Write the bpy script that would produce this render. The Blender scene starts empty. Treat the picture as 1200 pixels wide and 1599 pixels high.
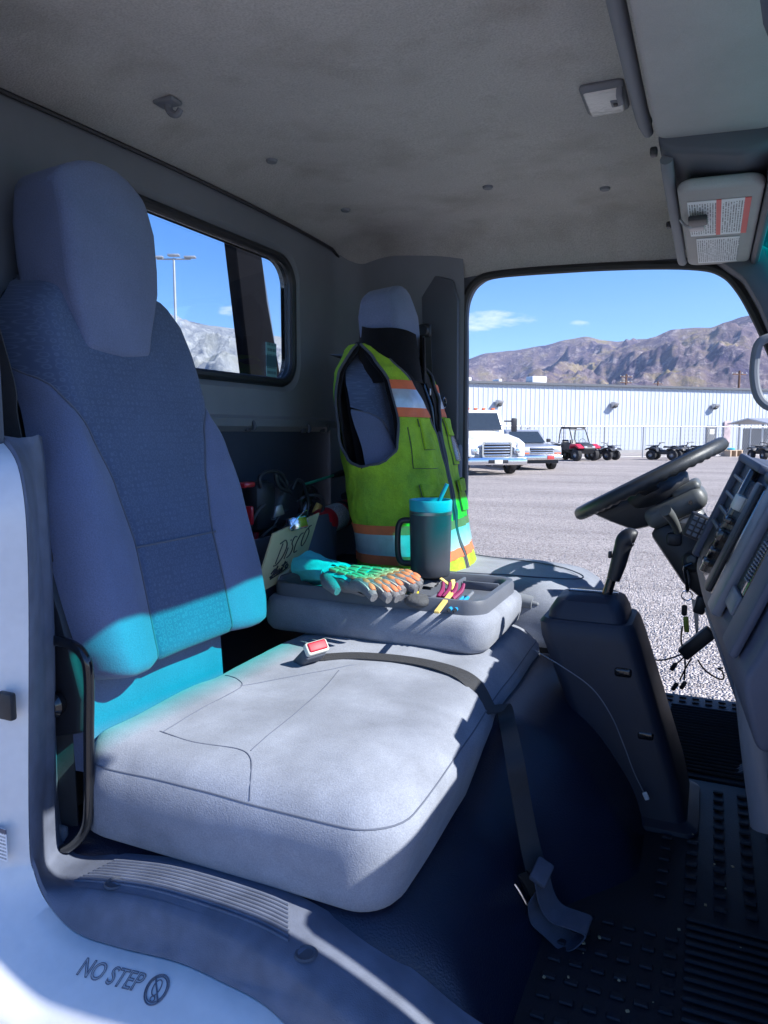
import bpy, bmesh, math, random
from mathutils import Vector, Matrix, Euler, noise
R = math.radians
random.seed(7)
S = bpy.context.scene
COL = S.collection

# ------------------------------------------------------------------ camera
F, YAW, PITCH, CAMZ = 1130.0, 24.3, -6.29, 1.65        # focal length in px of a 1200x1599 picture
cd = bpy.data.cameras.new('camera'); cam = bpy.data.objects.new('camera', cd); COL.objects.link(cam)
cam.location = (0, 0, CAMZ); cam.rotation_euler = (R(90+PITCH), 0, R(YAW))
cd.sensor_fit = 'VERTICAL'; cd.sensor_height = 36.0; cd.lens = 36.0*F/1599.0
cd.clip_start = 0.02; cd.clip_end = 30000
S.camera = cam
# ------------------------------------------------------------------ sun, sky, exposure
SUN_EL, SUN_AZ = 40.0, 1.0      # azimuth measured from +X (the truck's nose) towards +Y
sund = Vector((math.cos(R(SUN_EL))*math.cos(R(SUN_AZ)), math.cos(R(SUN_EL))*math.sin(R(SUN_AZ)), math.sin(R(SUN_EL))))
sl = bpy.data.lights.new('sun', 'SUN'); sl.energy = 5.0; sl.angle = R(0.53); sl.color = (1.0, 0.97, 0.93)
so = bpy.data.objects.new('sun', sl); COL.objects.link(so); so.location = (20, 0, 30)
so.rotation_euler = (-sund).to_track_quat('-Z', 'Y').to_euler()
W = bpy.data.worlds.new('World'); S.world = W; W.use_nodes = True
wn = W.node_tree.nodes; wl = W.node_tree.links; wn.clear()
wo = wn.new('ShaderNodeOutputWorld'); wb = wn.new('ShaderNodeBackground'); wb.inputs[1].default_value = 0.12
sky = wn.new('ShaderNodeTexSky'); sky.sky_type = 'NISHITA'; sky.sun_disc = False
sky.sun_elevation = R(SUN_EL); sky.sun_rotation = R(90 - SUN_AZ); sky.altitude = 1400
sky.air_density = 1.0; sky.dust_density = 0.15; sky.ozone_density = 3.0
hs = wn.new('ShaderNodeHueSaturation'); hs.inputs['Saturation'].default_value = 1.36; hs.inputs['Hue'].default_value = .512; hs.inputs['Value'].default_value = 1.0
wl.new(sky.outputs[0], hs.inputs['Color'])
# thin clouds: noise in the sky, gathered round a handful of directions
tc = wn.new('ShaderNodeTexCoord')
mp = wn.new('ShaderNodeMapping'); mp.inputs['Scale'].default_value = (9, 9, 34)
wl.new(tc.outputs['Generated'], mp.inputs[0])
nz = wn.new('ShaderNodeTexNoise'); nz.inputs['Scale'].default_value = 2.6; nz.inputs['Detail'].default_value = 7; nz.inputs['Roughness'].default_value = .62
wl.new(mp.outputs[0], nz.inputs[0])
def wmath(op, a, b=None):
    n = wn.new('ShaderNodeMath'); n.operation = op
    for i, x in enumerate((a, b)):
        if x is None: continue
        if isinstance(x, (int, float)): n.inputs[i].default_value = x
        else: wl.new(x, n.inputs[i])
    return n.outputs[0]
def dirvec(px, py):
    p, y = R(PITCH), R(YAW)
    fw = Vector((-math.sin(y)*math.cos(p), math.cos(y)*math.cos(p), math.sin(p)))
    rt = Vector((math.cos(y), math.sin(y), 0)); up = rt.cross(fw)
    return fw*F + rt*(px-600) - up*(py-799.5)
sep = wn.new('ShaderNodeSeparateXYZ'); wl.new(tc.outputs['Generated'], sep.inputs[0])
az = wmath('ARCTAN2', sep.outputs[0], sep.outputs[1]); elv = wmath('ARCSINE', sep.outputs[2])
tot = None
CL = [(768, 499, .075, .015, 1.25), (735, 511, .04, .012, 1.1), (905, 506, .022, .008, .8), (885, 518, .010, .004, .5), (362, 486, .022, .012, 1.1)]
rr = random.Random(3)
for k in range(34):
    a = rr.uniform(0, 2*math.pi); CL.append((a, rr.uniform(.10, .5), rr.uniform(.04, .12), rr.uniform(.01, .022), .9))
for c in CL:
    if c[0] > 10:
        d = dirvec(c[0], c[1]).normalized(); ca, ce = math.atan2(d.x, d.y), math.asin(d.z)
    else:
        ca, ce = c[0]-math.pi, c[1]
        d0 = dirvec(960, 500).normalized(); d1 = dirvec(350, 480).normalized()
        if min(abs(ca-math.atan2(d0.x, d0.y)), abs(ca-math.atan2(d1.x, d1.y))) < .4: continue
    da = wmath('DIVIDE', wmath('SUBTRACT', az, ca), c[2]); de = wmath('DIVIDE', wmath('SUBTRACT', elv, ce), c[3])
    r2 = wmath('ADD', wmath('MULTIPLY', da, da), wmath('MULTIPLY', de, de))
    g = wmath('MULTIPLY', wmath('MAXIMUM', wmath('SUBTRACT', 1.0, r2), 0.0), c[4])
    tot = g if tot is None else wmath('MAXIMUM', tot, g)
cm = wn.new('ShaderNodeMapRange'); cm.inputs[1].default_value = .36; cm.inputs[2].default_value = .74
wl.new(wmath('MULTIPLY', nz.outputs[0], wmath('POWER', tot, .5)), cm.inputs[0])
mx = wn.new('ShaderNodeMixRGB'); mx.inputs[2].default_value = (6.2, 6.4, 6.8, 1)
wl.new(wmath('MULTIPLY', cm.outputs[0], .85), mx.inputs[0]); wl.new(hs.outputs[0], mx.inputs[1])
wl.new(mx.outputs[0], wb.inputs[0]); wl.new(wb.outputs[0], wo.inputs[0])
S.view_settings.view_transform = 'Standard'; S.view_settings.look = 'None'
S.view_settings.exposure = 1.08; S.view_settings.gamma = 1.0
S.render.engine = 'CYCLES'
S.cycles.use_denoising = True; S.cycles.max_bounces = 10; S.cycles.diffuse_bounces = 6; S.cycles.transparent_max_bounces = 16
S.cycles.sample_clamp_indirect = 8; S.cycles.caustics_reflective = False; S.cycles.caustics_refractive = False

# ------------------------------------------------------------------ helpers
def at(px, py, X=None, Y=None, Z=None):
    """point of the place seen at that pixel, on a plane of known X, Y or Z"""
    d = dirvec(px, py); c = Vector((0, 0, CAMZ))
    t = X/d.x if X is not None else (Y/d.y if Y is not None else (Z-CAMZ)/d.z)
    return c + d*t
def far(px, depth, z=0.0):
    y = R(YAW); fw = Vector((-math.sin(y), math.cos(y), 0)); rt = Vector((math.cos(y), math.sin(y), 0))
    p = fw*depth + rt*depth*(px-600)/F; p.z = z; return p
def lerp(a, b, t): return a + (b-a)*t
def sm(a, b, x):
    t = min(1, max(0, (x-a)/(b-a))); return t*t*(3-2*t)
def tab(x, pts):
    if x <= pts[0][0]: return pts[0][1]
    for (a, b), (c, d) in zip(pts, pts[1:]):
        if x <= c: return lerp(b, d, sm(a, c, x)*.5 + .5*(x-a)/(c-a))
    return pts[-1][1]
def catmull(pts, k=6, closed=False):
    P = [Vector(p) for p in pts]; n = len(P); out = []
    rng = range(n if closed else n-1)
    for i in rng:
        if closed: a, b, c, d = P[(i-1) % n], P[i], P[(i+1) % n], P[(i+2) % n]
        else: a, b, c, d = P[max(i-1, 0)], P[i], P[i+1], P[min(i+2, n-1)]
        for j in range(k):
            t = j/k
            out.append(.5*((2*b)+(c-a)*t+(2*a-5*b+4*c-d)*t*t+(3*b-a-3*c+d)*t**3))
    if not closed: out.append(P[-1].copy())
    return out

class MB:
    def __init__(s): s.v = []; s.f = []
    def add(s, vs, fs):
        o = len(s.v); s.v += [Vector(v) for v in vs]; s.f += [tuple(i+o for i in f) for f in fs]; return s
    def box(s, c, d, r=0.0, seg=2, rot=None, fn=None, cuts=0):
        bm = bmesh.new(); bmesh.ops.create_cube(bm, size=1)
        for v in bm.verts: v.co = Vector((v.co.x*d[0], v.co.y*d[1], v.co.z*d[2]))
        if cuts: bmesh.ops.subdivide_edges(bm, edges=bm.edges[:], cuts=cuts, use_grid_fill=True)
        if r > 0:
            ed = [e for e in bm.edges if e.calc_face_angle(0) > .5]
            bmesh.ops.bevel(bm, geom=ed, offset=r, segments=seg, profile=.5, affect='EDGES', clamp_overlap=True)
        M = (rot.to_matrix() if isinstance(rot, Euler) else (rot or Matrix.Identity(3)))
        bm.verts.ensure_lookup_table()
        for i, v in enumerate(bm.verts): v.index = i
        vs = [fn(v.co.copy()) if fn else v.co.copy() for v in bm.verts]
        s.add([M @ p + Vector(c) for p in vs], [[v.index for v in f.verts] for f in bm.faces]); bm.free(); return s
    def tube(s, pts, r, n=8, k=0, closed=False, flat=1.0, cap=True):
        P = catmull(pts, k, closed) if k else [Vector(p) for p in pts]
        m = len(P); rad = r if isinstance(r, (list, tuple)) else None
        up = None; vs = []; fs = []
        for i, p in enumerate(P):
            a = P[(i-1) % m] if (closed or i > 0) else p; b = P[(i+1) % m] if (closed or i < m-1) else p
            t = (b-a).normalized() if (b-a).length > 1e-9 else Vector((0, 0, 1))
            if up is None: up = t.orthogonal().normalized() if abs(t.z) > .9 else Vector((0, 0, 1))
            x = t.cross(up)
            if x.length < 1e-6: x = t.orthogonal()
            x.normalize(); up = x.cross(t).normalized()
            if rad: q = i/(m-1)*(len(rad)-1); j = min(int(q), len(rad)-2); ri = lerp(rad[j], rad[j+1], q-j)
            else: ri = r
            for j in range(n):
                an = 2*math.pi*j/n; vs.append(p + x*math.cos(an)*ri + up*math.sin(an)*ri*flat)
        for i in range(m if closed else m-1):
            for j in range(n):
                i2 = (i+1) % m; fs.append((i*n+j, i*n+(j+1) % n, i2*n+(j+1) % n, i2*n+j))
        if not closed and cap:
            fs.append(tuple(range(n))[::-1]); fs.append(tuple((m-1)*n+j for j in range(n)))
        return s.add(vs, fs)
    def lathe(s, prof, c=(0, 0, 0), axis=(0, 0, 1), n=24, cap=True, ref=None):
        a = Vector(axis).normalized(); x = (Vector(ref) if ref else a.orthogonal()).normalized(); y = a.cross(x); c = Vector(c)
        vs = []; fs = []; m = len(prof)
        for r, h in prof:
            for j in range(n):
                t = 2*math.pi*j/n; vs.append(c + a*h + (x*math.cos(t)+y*math.sin(t))*max(r, 1e-5))
        for i in range(m-1):
            for j in range(n): fs.append((i*n+j, i*n+(j+1) % n, (i+1)*n+(j+1) % n, (i+1)*n+j))
        if cap: fs.append(tuple(range(n))[::-1]); fs.append(tuple((m-1)*n+j for j in range(n)))
        return s.add(vs, fs)
    def prism(s, poly, ax, a, b, r=0.0, seg=2):
        """poly in the plane normal to ax (0:x -> (y,z), 1:y -> (x,z), 2:z -> (x,y))"""
        def mk(p, t):
            return Vector((t, p[0], p[1])) if ax == 0 else (Vector((p[0], t, p[1])) if ax == 1 else Vector((p[0], p[1], t)))
        bm = bmesh.new(); lo = [bm.verts.new(mk(p, a)) for p in poly]; hi = [bm.verts.new(mk(p, b)) for p in poly]; n = len(poly)
        bm.faces.new(lo[::-1]); bm.faces.new(hi)
        for i in range(n): bm.faces.new((lo[i], lo[(i+1) % n], hi[(i+1) % n], hi[i]))
        bmesh.ops.recalc_face_normals(bm, faces=bm.faces)
        if r: bmesh.ops.bevel(bm, geom=[e for e in bm.edges if e.calc_face_angle(0) > .35], offset=r, segments=seg, profile=.5, affect='EDGES', clamp_overlap=True)
        for i, v in enumerate(bm.verts): v.index = i
        s.add([v.co.copy() for v in bm.verts], [[v.index for v in f.verts] for f in bm.faces]); bm.free(); return s
    def sheet(s, f, nu, nv, thick=None):
        vs = [Vector(f(i/nu, j/nv)) for j in range(nv+1) for i in range(nu+1)]
        fs = [(j*(nu+1)+i, j*(nu+1)+i+1, (j+1)*(nu+1)+i+1, (j+1)*(nu+1)+i) for j in range(nv) for i in range(nu)]
        if thick is None: return s.add(vs, fs)
        N = [Vector() for _ in vs]
        for q in fs:
            nn = (vs[q[2]]-vs[q[0]]).cross(vs[q[3]]-vs[q[1]])
            for i in q: N[i] += nn
        m = len(vs); v2 = [v - n.normalized()*thick for v, n in zip(vs, N)]
        f2 = [tuple(i+m for i in q)[::-1] for q in fs]; w = nu+1
        bd = [i for i in range(nu+1)] + [j*w+nu for j in range(1, nv+1)] + [nv*w+i for i in range(nu-1, -1, -1)] + [j*w for j in range(nv-1, 0, -1)]
        sd = [(bd[(i+1) % len(bd)], bd[i], bd[i]+m, bd[(i+1) % len(bd)]+m) for i in range(len(bd))]
        return s.add(vs+v2, fs+f2+sd)
    def ribbon(s, pts, wv, th=.0015, k=6):
        """flat strap: pts centre line, wv width vectors (one or one per point)"""
        P = catmull(pts, k); Wd = catmull(wv, k) if isinstance(wv, list) else [Vector(wv)]*len(P)
        vs = []; fs = []; m = len(P)
        for i, p in enumerate(P):
            t = (P[min(i+1, m-1)]-P[max(i-1, 0)]).normalized(); nn = t.cross(Wd[i]).normalized()*th
            vs += [p-Wd[i]/2-nn, p+Wd[i]/2-nn, p+Wd[i]/2+nn, p-Wd[i]/2+nn]
        for i in range(m-1):
            for j in range(4): fs.append((i*4+j, i*4+(j+1) % 4, (i+1)*4+(j+1) % 4, (i+1)*4+j))
        fs += [(3, 2, 1, 0), tuple((m-1)*4+j for j in range(4))]
        return s.add(vs, fs)
    def ring(s, inner, outer, off):
        """plate between two loops of equal length, thickened by vector off"""
        n = len(inner); o = Vector(off); I = [Vector(p) for p in inner]; O = [Vector(p) for p in outer]
        vs = I + O + [p+o for p in I] + [p+o for p in O]; fs = []
        for i in range(n):
            j = (i+1) % n
            fs += [(i, j, n+j, n+i), (2*n+j, 2*n+i, 3*n+i, 3*n+j), (j, i, 2*n+i, 2*n+j), (n+i, n+j, 3*n+j, 3*n+i)]
        return s.add(vs, fs)
    def move(s, M): s.v = [M @ v for v in s.v]; return s
    def mesh(s, name, mat, off=Vector((0, 0, 0)), smooth=35, fixn=True):
        me = bpy.data.meshes.new(name); me.from_pydata([tuple(v-off) for v in s.v], [], s.f)
        if fixn:
            bm = bmesh.new(); bm.from_mesh(me); bmesh.ops.recalc_face_normals(bm, faces=bm.faces); bm.to_mesh(me); bm.free()
        if smooth:
            me.polygons.foreach_set('use_smooth', [True]*len(me.polygons)); me.set_sharp_from_angle(angle=R(smooth))
        me.materials.append(mat); me.update(); return me

def rrect(a0, a1, b0, b1, r, k=6):
    """rounded rectangle loop of 2D points, anticlockwise"""
    out = []
    for cx, cy, st in ((a1-r, b1-r, 0), (a0+r, b1-r, 90), (a0+r, b0+r, 180), (a1-r, b0+r, 270)):
        for i in range(k+1): t = R(st+90*i/k); out.append((cx+r*math.cos(t), cy+r*math.sin(t)))
    return out
class Thing:
    """an Empty at the thing's base that parents its parts; part vertices are given in world space unless local"""
    def __init__(s, name, label, cat, loc=(0, 0, 0), rz=0.0, group=None, local=False):
        s.o = bpy.data.objects.new(name, None); COL.objects.link(s.o); s.o.empty_display_size = .05
        s.o.location = loc; s.o.rotation_euler = (0, 0, rz); s.off = Vector((0, 0, 0)) if local else Vector(loc)
        s.o['label'] = label; s.o['category'] = cat
        if group: s.o['group'] = group
    def part(s, name, mb, mat, sub=None, smooth=35, label=None, kind=None):
        o = bpy.data.objects.new(name, mb.mesh(name, mat, s.off, smooth)); COL.objects.link(o)
        o.parent = sub or s.o
        if label: o['label'] = label
        if kind: o['kind'] = kind
        return o
    def piece(s, name, me, M, sub=None):
        o = bpy.data.objects.new(name, me); COL.objects.link(o); o.parent = sub or s.o
        M = M.copy(); M.translation = M.translation - s.off; o.matrix_local = M; return o
def single(name, mb, mat, label, cat, group=None, smooth=35, kind=None):
    lo = Vector((min(v.x for v in mb.v), min(v.y for v in mb.v), min(v.z for v in mb.v))); hi = Vector((max(v.x for v in mb.v), max(v.y for v in mb.v), 0))
    b = Vector(((lo.x+hi.x)/2, (lo.y+hi.y)/2, lo.z))
    o = bpy.data.objects.new(name, mb.mesh(name, mat, b, smooth)); o.location = b; COL.objects.link(o)
    if label: o['label'] = label
    if cat: o['category'] = cat
    if group: o['group'] = group
    if kind: o['kind'] = kind
    return o
def copy_thing(src, loc, rz, label=None, name=None):
    c = src.o.copy(); COL.objects.link(c); c.location = loc; c.rotation_euler = (0, 0, rz)
    if label: c['label'] = label
    def rec(a, b):
        for ch in list(a.children):
            d = ch.copy(); COL.objects.link(d); d.parent = b; rec(ch, d)
    rec(src.o, c); return c

# ------------------------------------------------------------------ materials
def M_(name, col, rough=.6, metal=0.0, var=.12, vscale=8, bump=0.0, bscale=200, sheen=0.0, spec=.5, coat=0.0, col2=None, stretch=None, alpha=None, trans=0.0, bdist=.002):
    m = bpy.data.materials.new(name); m.use_nodes = True; nt = m.node_tree; b = nt.nodes['Principled BSDF']; L = nt.links
    b.inputs['Roughness'].default_value = rough; b.inputs['Metallic'].default_value = metal
    b.inputs['Specular IOR Level'].default_value = spec; b.inputs['Coat Weight'].default_value = coat
    if sheen: b.inputs['Sheen Weight'].default_value = sheen; b.inputs['Sheen Roughness'].default_value = .5
    if trans: b.inputs['Transmission Weight'].default_value = trans
    co = nt.nodes.new('ShaderNodeTexCoord'); mpn = nt.nodes.new('ShaderNodeMapping'); L.new(co.outputs['Object'], mpn.inputs[0])
    if stretch: mpn.inputs['Scale'].default_value = stretch
    n = nt.nodes.new('ShaderNodeTexNoise'); n.inputs['Scale'].default_value = vscale; n.inputs['Detail'].default_value = 6; n.inputs['Roughness'].default_value = .62
    L.new(mpn.outputs[0], n.inputs[0])
    rp = nt.nodes.new('ShaderNodeValToRGB'); rp.color_ramp.elements[0].position = .3; rp.color_ramp.elements[1].position = .72
    c2 = col2 or tuple(c*(1-var) for c in col); c1 = tuple(min(1, c*(1+var*.6)) for c in col)
    rp.color_ramp.elements[0].color = (*c2, 1); rp.color_ramp.elements[1].color = (*c1, 1)
    L.new(n.outputs[0], rp.inputs[0]); L.new(rp.outputs[0], b.inputs['Base Color'])
    rm = nt.nodes.new('ShaderNodeMapRange'); rm.inputs[3].default_value = max(.02, rough-.08); rm.inputs[4].default_value = min(1, rough+.1)
    L.new(n.outputs[0], rm.inputs[0]); L.new(rm.outputs[0], b.inputs['Roughness'])
    if bump:
        n2 = nt.nodes.new('ShaderNodeTexNoise'); n2.inputs['Scale'].default_value = bscale; n2.inputs['Detail'].default_value = 3
        L.new(mpn.outputs[0], n2.inputs[0])
        bp = nt.nodes.new('ShaderNodeBump'); bp.inputs['Strength'].default_value = bump; bp.inputs['Distance'].default_value = bdist
        L.new(n2.outputs[0], bp.inputs['Height']); L.new(bp.outputs[0], b.inputs['Normal'])
    return m
def nodes(m): return m.node_tree.nodes, m.node_tree.links, m.node_tree.nodes['Principled BSDF']
def fuzz(m, scale, lo, hi):
    """fine fibre speckle multiplied into the colour"""
    N, L, b = nodes(m); src = b.inputs['Base Color'].links[0].from_socket
    co = [x for x in N if x.type == 'TEX_COORD'][0]
    n = N.new('ShaderNodeTexNoise'); n.inputs['Scale'].default_value = scale; n.inputs['Detail'].default_value = 2; L.new(co.outputs['Object'], n.inputs[0])
    mr = N.new('ShaderNodeMapRange'); mr.inputs[1].default_value = .3; mr.inputs[2].default_value = .7; mr.inputs[3].default_value = lo; mr.inputs[4].default_value = hi
    L.new(n.outputs[0], mr.inputs[0])
    mx = N.new('ShaderNodeMixRGB'); mx.blend_type = 'MULTIPLY'; mx.inputs[0].default_value = 1
    L.new(src, mx.inputs[1]); L.new(mr.outputs[0], mx.inputs[2]); L.new(mx.outputs[0], b.inputs['Base Color']); return m
FAB = fuzz(fuzz(fuzz(M_('seat_velour', (.275, .295, .352), .95, var=.22, vscale=7, bump=.35, bscale=420, sheen=.18, spec=.12, bdist=.002), 420, .86, 1.1), 30, .95, 1.04), 3.2, .86, 1.08)
FABD = fuzz(M_('bolster_velour', (.155, .188, .300), .95, var=.14, vscale=6, bump=.35, bscale=420, sheen=.15, spec=.12), 420, .88, 1.08)
# patterned insert cloth: rows of small linked rings
INS = M_('insert_cloth', (.082, .115, .200), .92, var=.12, vscale=9, bump=.2, bscale=700, sheen=.15, spec=.15)
N, L, b = nodes(INS); src = b.inputs['Base Color'].links[0].from_socket
co = [x for x in N if x.type == 'TEX_COORD'][0]
mpp = N.new('ShaderNodeMapping'); mpp.inputs['Scale'].default_value = (0, 85, 85); L.new(co.outputs['Object'], mpp.inputs[0])
vo = N.new('ShaderNodeTexVoronoi'); vo.inputs['Scale'].default_value = 1; vo.inputs['Randomness'].default_value = .35; L.new(mpp.outputs[0], vo.inputs[0])
rg = N.new('ShaderNodeValToRGB'); e = rg.color_ramp.elements; e[0].position = .30; e[0].color = (0, 0, 0, 1); e[1].position = .46; e[1].color = (0, 0, 0, 1)
k = e.new(.38); k.color = (1, 1, 1, 1)
L.new(vo.outputs[0], rg.inputs[0])
mx = N.new('ShaderNodeMixRGB'); mx.inputs[2].default_value = (.16, .215, .32, 1); L.new(rg.outputs[0], mx.inputs[0]); L.new(src, mx.inputs[1])
m2 = N.new('ShaderNodeMixRGB'); m2.inputs[0].default_value = .5; L.new(src, m2.inputs[1]); L.new(mx.outputs[0], m2.inputs[2]); L.new(m2.outputs[0], b.inputs['Base Color'])
HEAD = fuzz(M_('headliner_felt', (.50, .49, .475), .97, var=.16, vscale=1.6, bump=.5, bscale=260, spec=.1, sheen=.1, bdist=.003), 260, .84, 1.12)
# grime that darkens the felt in smears
N, L, b = nodes(HEAD); src = b.inputs['Base Color'].links[0].from_socket; co = [x for x in N if x.type == 'TEX_COORD'][0]
mps = N.new('ShaderNodeMapping'); mps.inputs['Scale'].default_value = (2.6, 3.2, 1); mps.inputs['Location'].default_value = (.4, .2, 0); L.new(co.outputs['Object'], mps.inputs[0])
ns = N.new('ShaderNodeTexNoise'); ns.inputs['Scale'].default_value = 2.4; ns.inputs['Detail'].default_value = 7; L.new(mps.outputs[0], ns.inputs[0])
mr = N.new('ShaderNodeMapRange'); mr.inputs[1].default_value = .5; mr.inputs[2].default_value = .78; mr.inputs[3].default_value = 0; mr.inputs[4].default_value = .42; L.new(ns.outputs[0], mr.inputs[0])
mx = N.new('ShaderNodeMixRGB'); mx.inputs[2].default_value = (.20, .175, .14, 1); L.new(mr.outputs[0], mx.inputs[0]); L.new(src, mx.inputs[1]); L.new(mx.outputs[0], b.inputs['Base Color'])
TRIM = M_('grey_trim', (.19, .206, .238), .62, var=.10, vscale=5, bump=.15, bscale=600)
TRIMD = M_('slate_trim', (.080, .090, .115), .6, var=.12, vscale=5, bump=.15, bscale=600)
DASH = M_('dash_plastic', (.075, .09, .135), .55, var=.12, vscale=6, bump=.2, bscale=500)
BOLS = M_('dash_bolster', (.17, .185, .22), .42, var=.10, vscale=6, bump=.1, bscale=500)
VISOR = fuzz(M_('visor_vinyl', (.40, .395, .40), .8, var=.14, vscale=4, bump=.15, bscale=500), 500, .94, 1.05)
BLK = M_('black_plastic', (.018, .020, .026), .45, var=.2, vscale=12, bump=.12, bscale=500)
BLKG = M_('gloss_black', (.010, .011, .014), .16, var=.2, vscale=12, coat=.4)
RUB = M_('black_rubber', (.022, .023, .026), .6, var=.25, vscale=14, bump=.2, bscale=300)
MATF = M_('floor_mat_rubber', (.010, .012, .020), .66, var=.35, vscale=9, bump=.3, bscale=250)
VINYL = M_('embossed_vinyl', (.010, .015, .036), .31, var=.25, vscale=5, bump=.45, bscale=330, bdist=.003)
WHITE = fuzz(fuzz(M_('white_paint', (.70, .71, .72), .30, var=.06, vscale=4, coat=.35), 60, .97, 1.02), 6, .95, 1.02)
WHITE2 = M_('white_bodywork', (.75, .75, .75), .35, var=.05, vscale=2, coat=.3)
SILV = M_('silver_paint', (.42, .43, .45), .35, metal=.5, var=.06, vscale=2, coat=.4)
CHROME = M_('chrome', (.75, .76, .78), .14, metal=1.0, var=.06)
STEEL = M_('dull_steel', (.32, .33, .35), .4, metal=.9, var=.15)
WEB = M_('seat_belt_web', (.045, .046, .052), .7, var=.15, vscale=60, bump=.5, bscale=900, stretch=(1, 3, 1))
WEBG = M_('grey_web', (.075, .085, .12), .75, var=.15, vscale=60, bump=.5, bscale=900)
RED = M_('buckle_red', (.40, .006, .03), .5, var=.06)
HIVIS = fuzz(fuzz(M_('hi_vis_yellow', (.42, .62, .04), .8, var=.12, vscale=11, bump=1.0, bscale=34, spec=.15, col2=(.27, .46, .05), bdist=.010), 420, .82, 1.08), 14, .78, 1.08)
ORNG = M_('orange_tape', (.82, .17, .06), .7, var=.10, vscale=40, bump=.2, bscale=300)
REFL = M_('silver_tape', (.52, .54, .58), .35, metal=.35, var=.2, vscale=26, bump=.2, bscale=200)
PIPE = M_('grey_piping', (.08, .085, .10), .7, var=.1)
KNIT = M_('black_fleece', (.008, .008, .011), .95, var=.3, vscale=30, bump=.4, bscale=400, sheen=.1, spec=.1)
STEER = M_('steering_leather', (.035, .038, .042), .42, var=.2, vscale=20, bump=.3, bscale=500)
COLU = M_('column_plastic', (.11, .118, .12), .45, var=.12, vscale=10, bump=.15, bscale=500)
TEALP = M_('teal_plastic', (.03, .40, .52), .35, var=.06, vscale=10)
MUG = M_('mug_powder_coat', (.055, .062, .080), .42, var=.08, vscale=12, bump=.1, bscale=900)
TEALG = fuzz(M_('glove_teal_knit', (.05, .48, .52), .9, var=.2, vscale=25, bump=.7, bscale=350, bdist=.002), 900, .8, 1.1)
GREYG = fuzz(M_('glove_grey_knit', (.20, .20, .215), .9, var=.25, vscale=25, bump=.7, bscale=350, bdist=.002), 900, .8, 1.1)
TANR = M_('tan_rubber', (.60, .36, .19), .6, var=.12, vscale=30)
ORR = M_('orange_rubber', (.68, .21, .09), .6, var=.12, vscale=30)
STONE = M_('dark_pumice', (.085, .088, .095), .95, var=.35, vscale=60, bump=.9, bscale=200)
MAG = M_('magenta_rubber', (.24, .02, .10), .5, var=.15, vscale=20)
YEL = M_('yellow_wood', (.78, .56, .17), .6, var=.15, vscale=25)
BLUEP = M_('blue_plastic', (.03, .36, .72), .3, var=.08)
CREAM = M_('cream_plastic', (.72, .72, .64), .4, var=.05)
KRAFT = M_('brown_hardboard', (.56, .48, .28), .75, var=.16, vscale=8, bump=.1, bscale=300)
INK = M_('marker_ink', (.02, .02, .025), .6, var=.1)
EXTR = M_('extinguisher_red', (.42, .016, .03), .3, var=.08, coat=.3)
BINM = M_('blue_grey_bin', (.085, .105, .15), .6, var=.15, vscale=8)
GRN = M_('green_fibreglass', (.03, .42, .28), .4, var=.05)
GLASSL = M_('lamp_lens', (.70, .70, .68), .18, var=.08, vscale=30, bump=.6, bscale=90, bdist=.003)
SILL = fuzz(M_('sill_trim_plastic', (.135, .152, .205), .6, var=.12, vscale=6, bump=.3, bscale=500), 24, .82, 1.1)
LIME = M_('lime_tag', (.35, .42, .05), .5, var=.1)
FEN = M_('galvanised_steel', (.45, .46, .48), .5, metal=.6, var=.1)
TYRE = M_('tyre_rubber', (.020, .020, .022), .8, var=.3, vscale=10)
PINK = M_('red_fender_plastic', (.50, .02, .055), .4, var=.1)
ATVB = M_('dark_fender_plastic', (.035, .037, .042), .45, var=.2)
DGLASS = M_('dark_vehicle_glass', (.03, .04, .05), .06, var=.1, spec=.8)
LAMP = M_('headlamp_glass', (.62, .65, .70), .1, var=.1, metal=.3)
WOOD = M_('pole_timber', (.16, .09, .06), .85, var=.25, vscale=3)
ROOFM = M_('roof_trim_grey', (.10, .11, .13), .6, var=.1)
def clear(name, col, gloss=.06, rough=.02):
    m = bpy.data.materials.new(name); m.use_nodes = True; N = m.node_tree.nodes; L = m.node_tree.links; N.clear()
    o = N.new('ShaderNodeOutputMaterial'); t = N.new('ShaderNodeBsdfTransparent'); t.inputs[0].default_value = (*col, 1)
    g = N.new('ShaderNodeBsdfGlossy'); g.inputs['Roughness'].default_value = rough; mxs = N.new('ShaderNodeMixShader')
    fr = N.new('ShaderNodeLayerWeight'); fr.inputs[0].default_value = .5
    pw = N.new('ShaderNodeMath'); pw.operation = 'POWER'; pw.inputs[1].default_value = 4; L.new(fr.outputs['Facing'], pw.inputs[0])
    mu = N.new('ShaderNodeMath'); mu.operation = 'MULTIPLY_ADD'; mu.inputs[1].default_value = .5; mu.inputs[2].default_value = gloss*.6; L.new(pw.outputs[0], mu.inputs[0])
    L.new(mu.outputs[0], mxs.inputs[0]); L.new(t.outputs[0], mxs.inputs[1]); L.new(g.outputs[0], mxs.inputs[2]); L.new(mxs.outputs[0], o.inputs[0])
    return m, t
GLASS, _ = clear('window_glass', (.93, .96, .97))
BAG, _ = clear('clear_film', (.72, .76, .8), gloss=.14, rough=.15)
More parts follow.
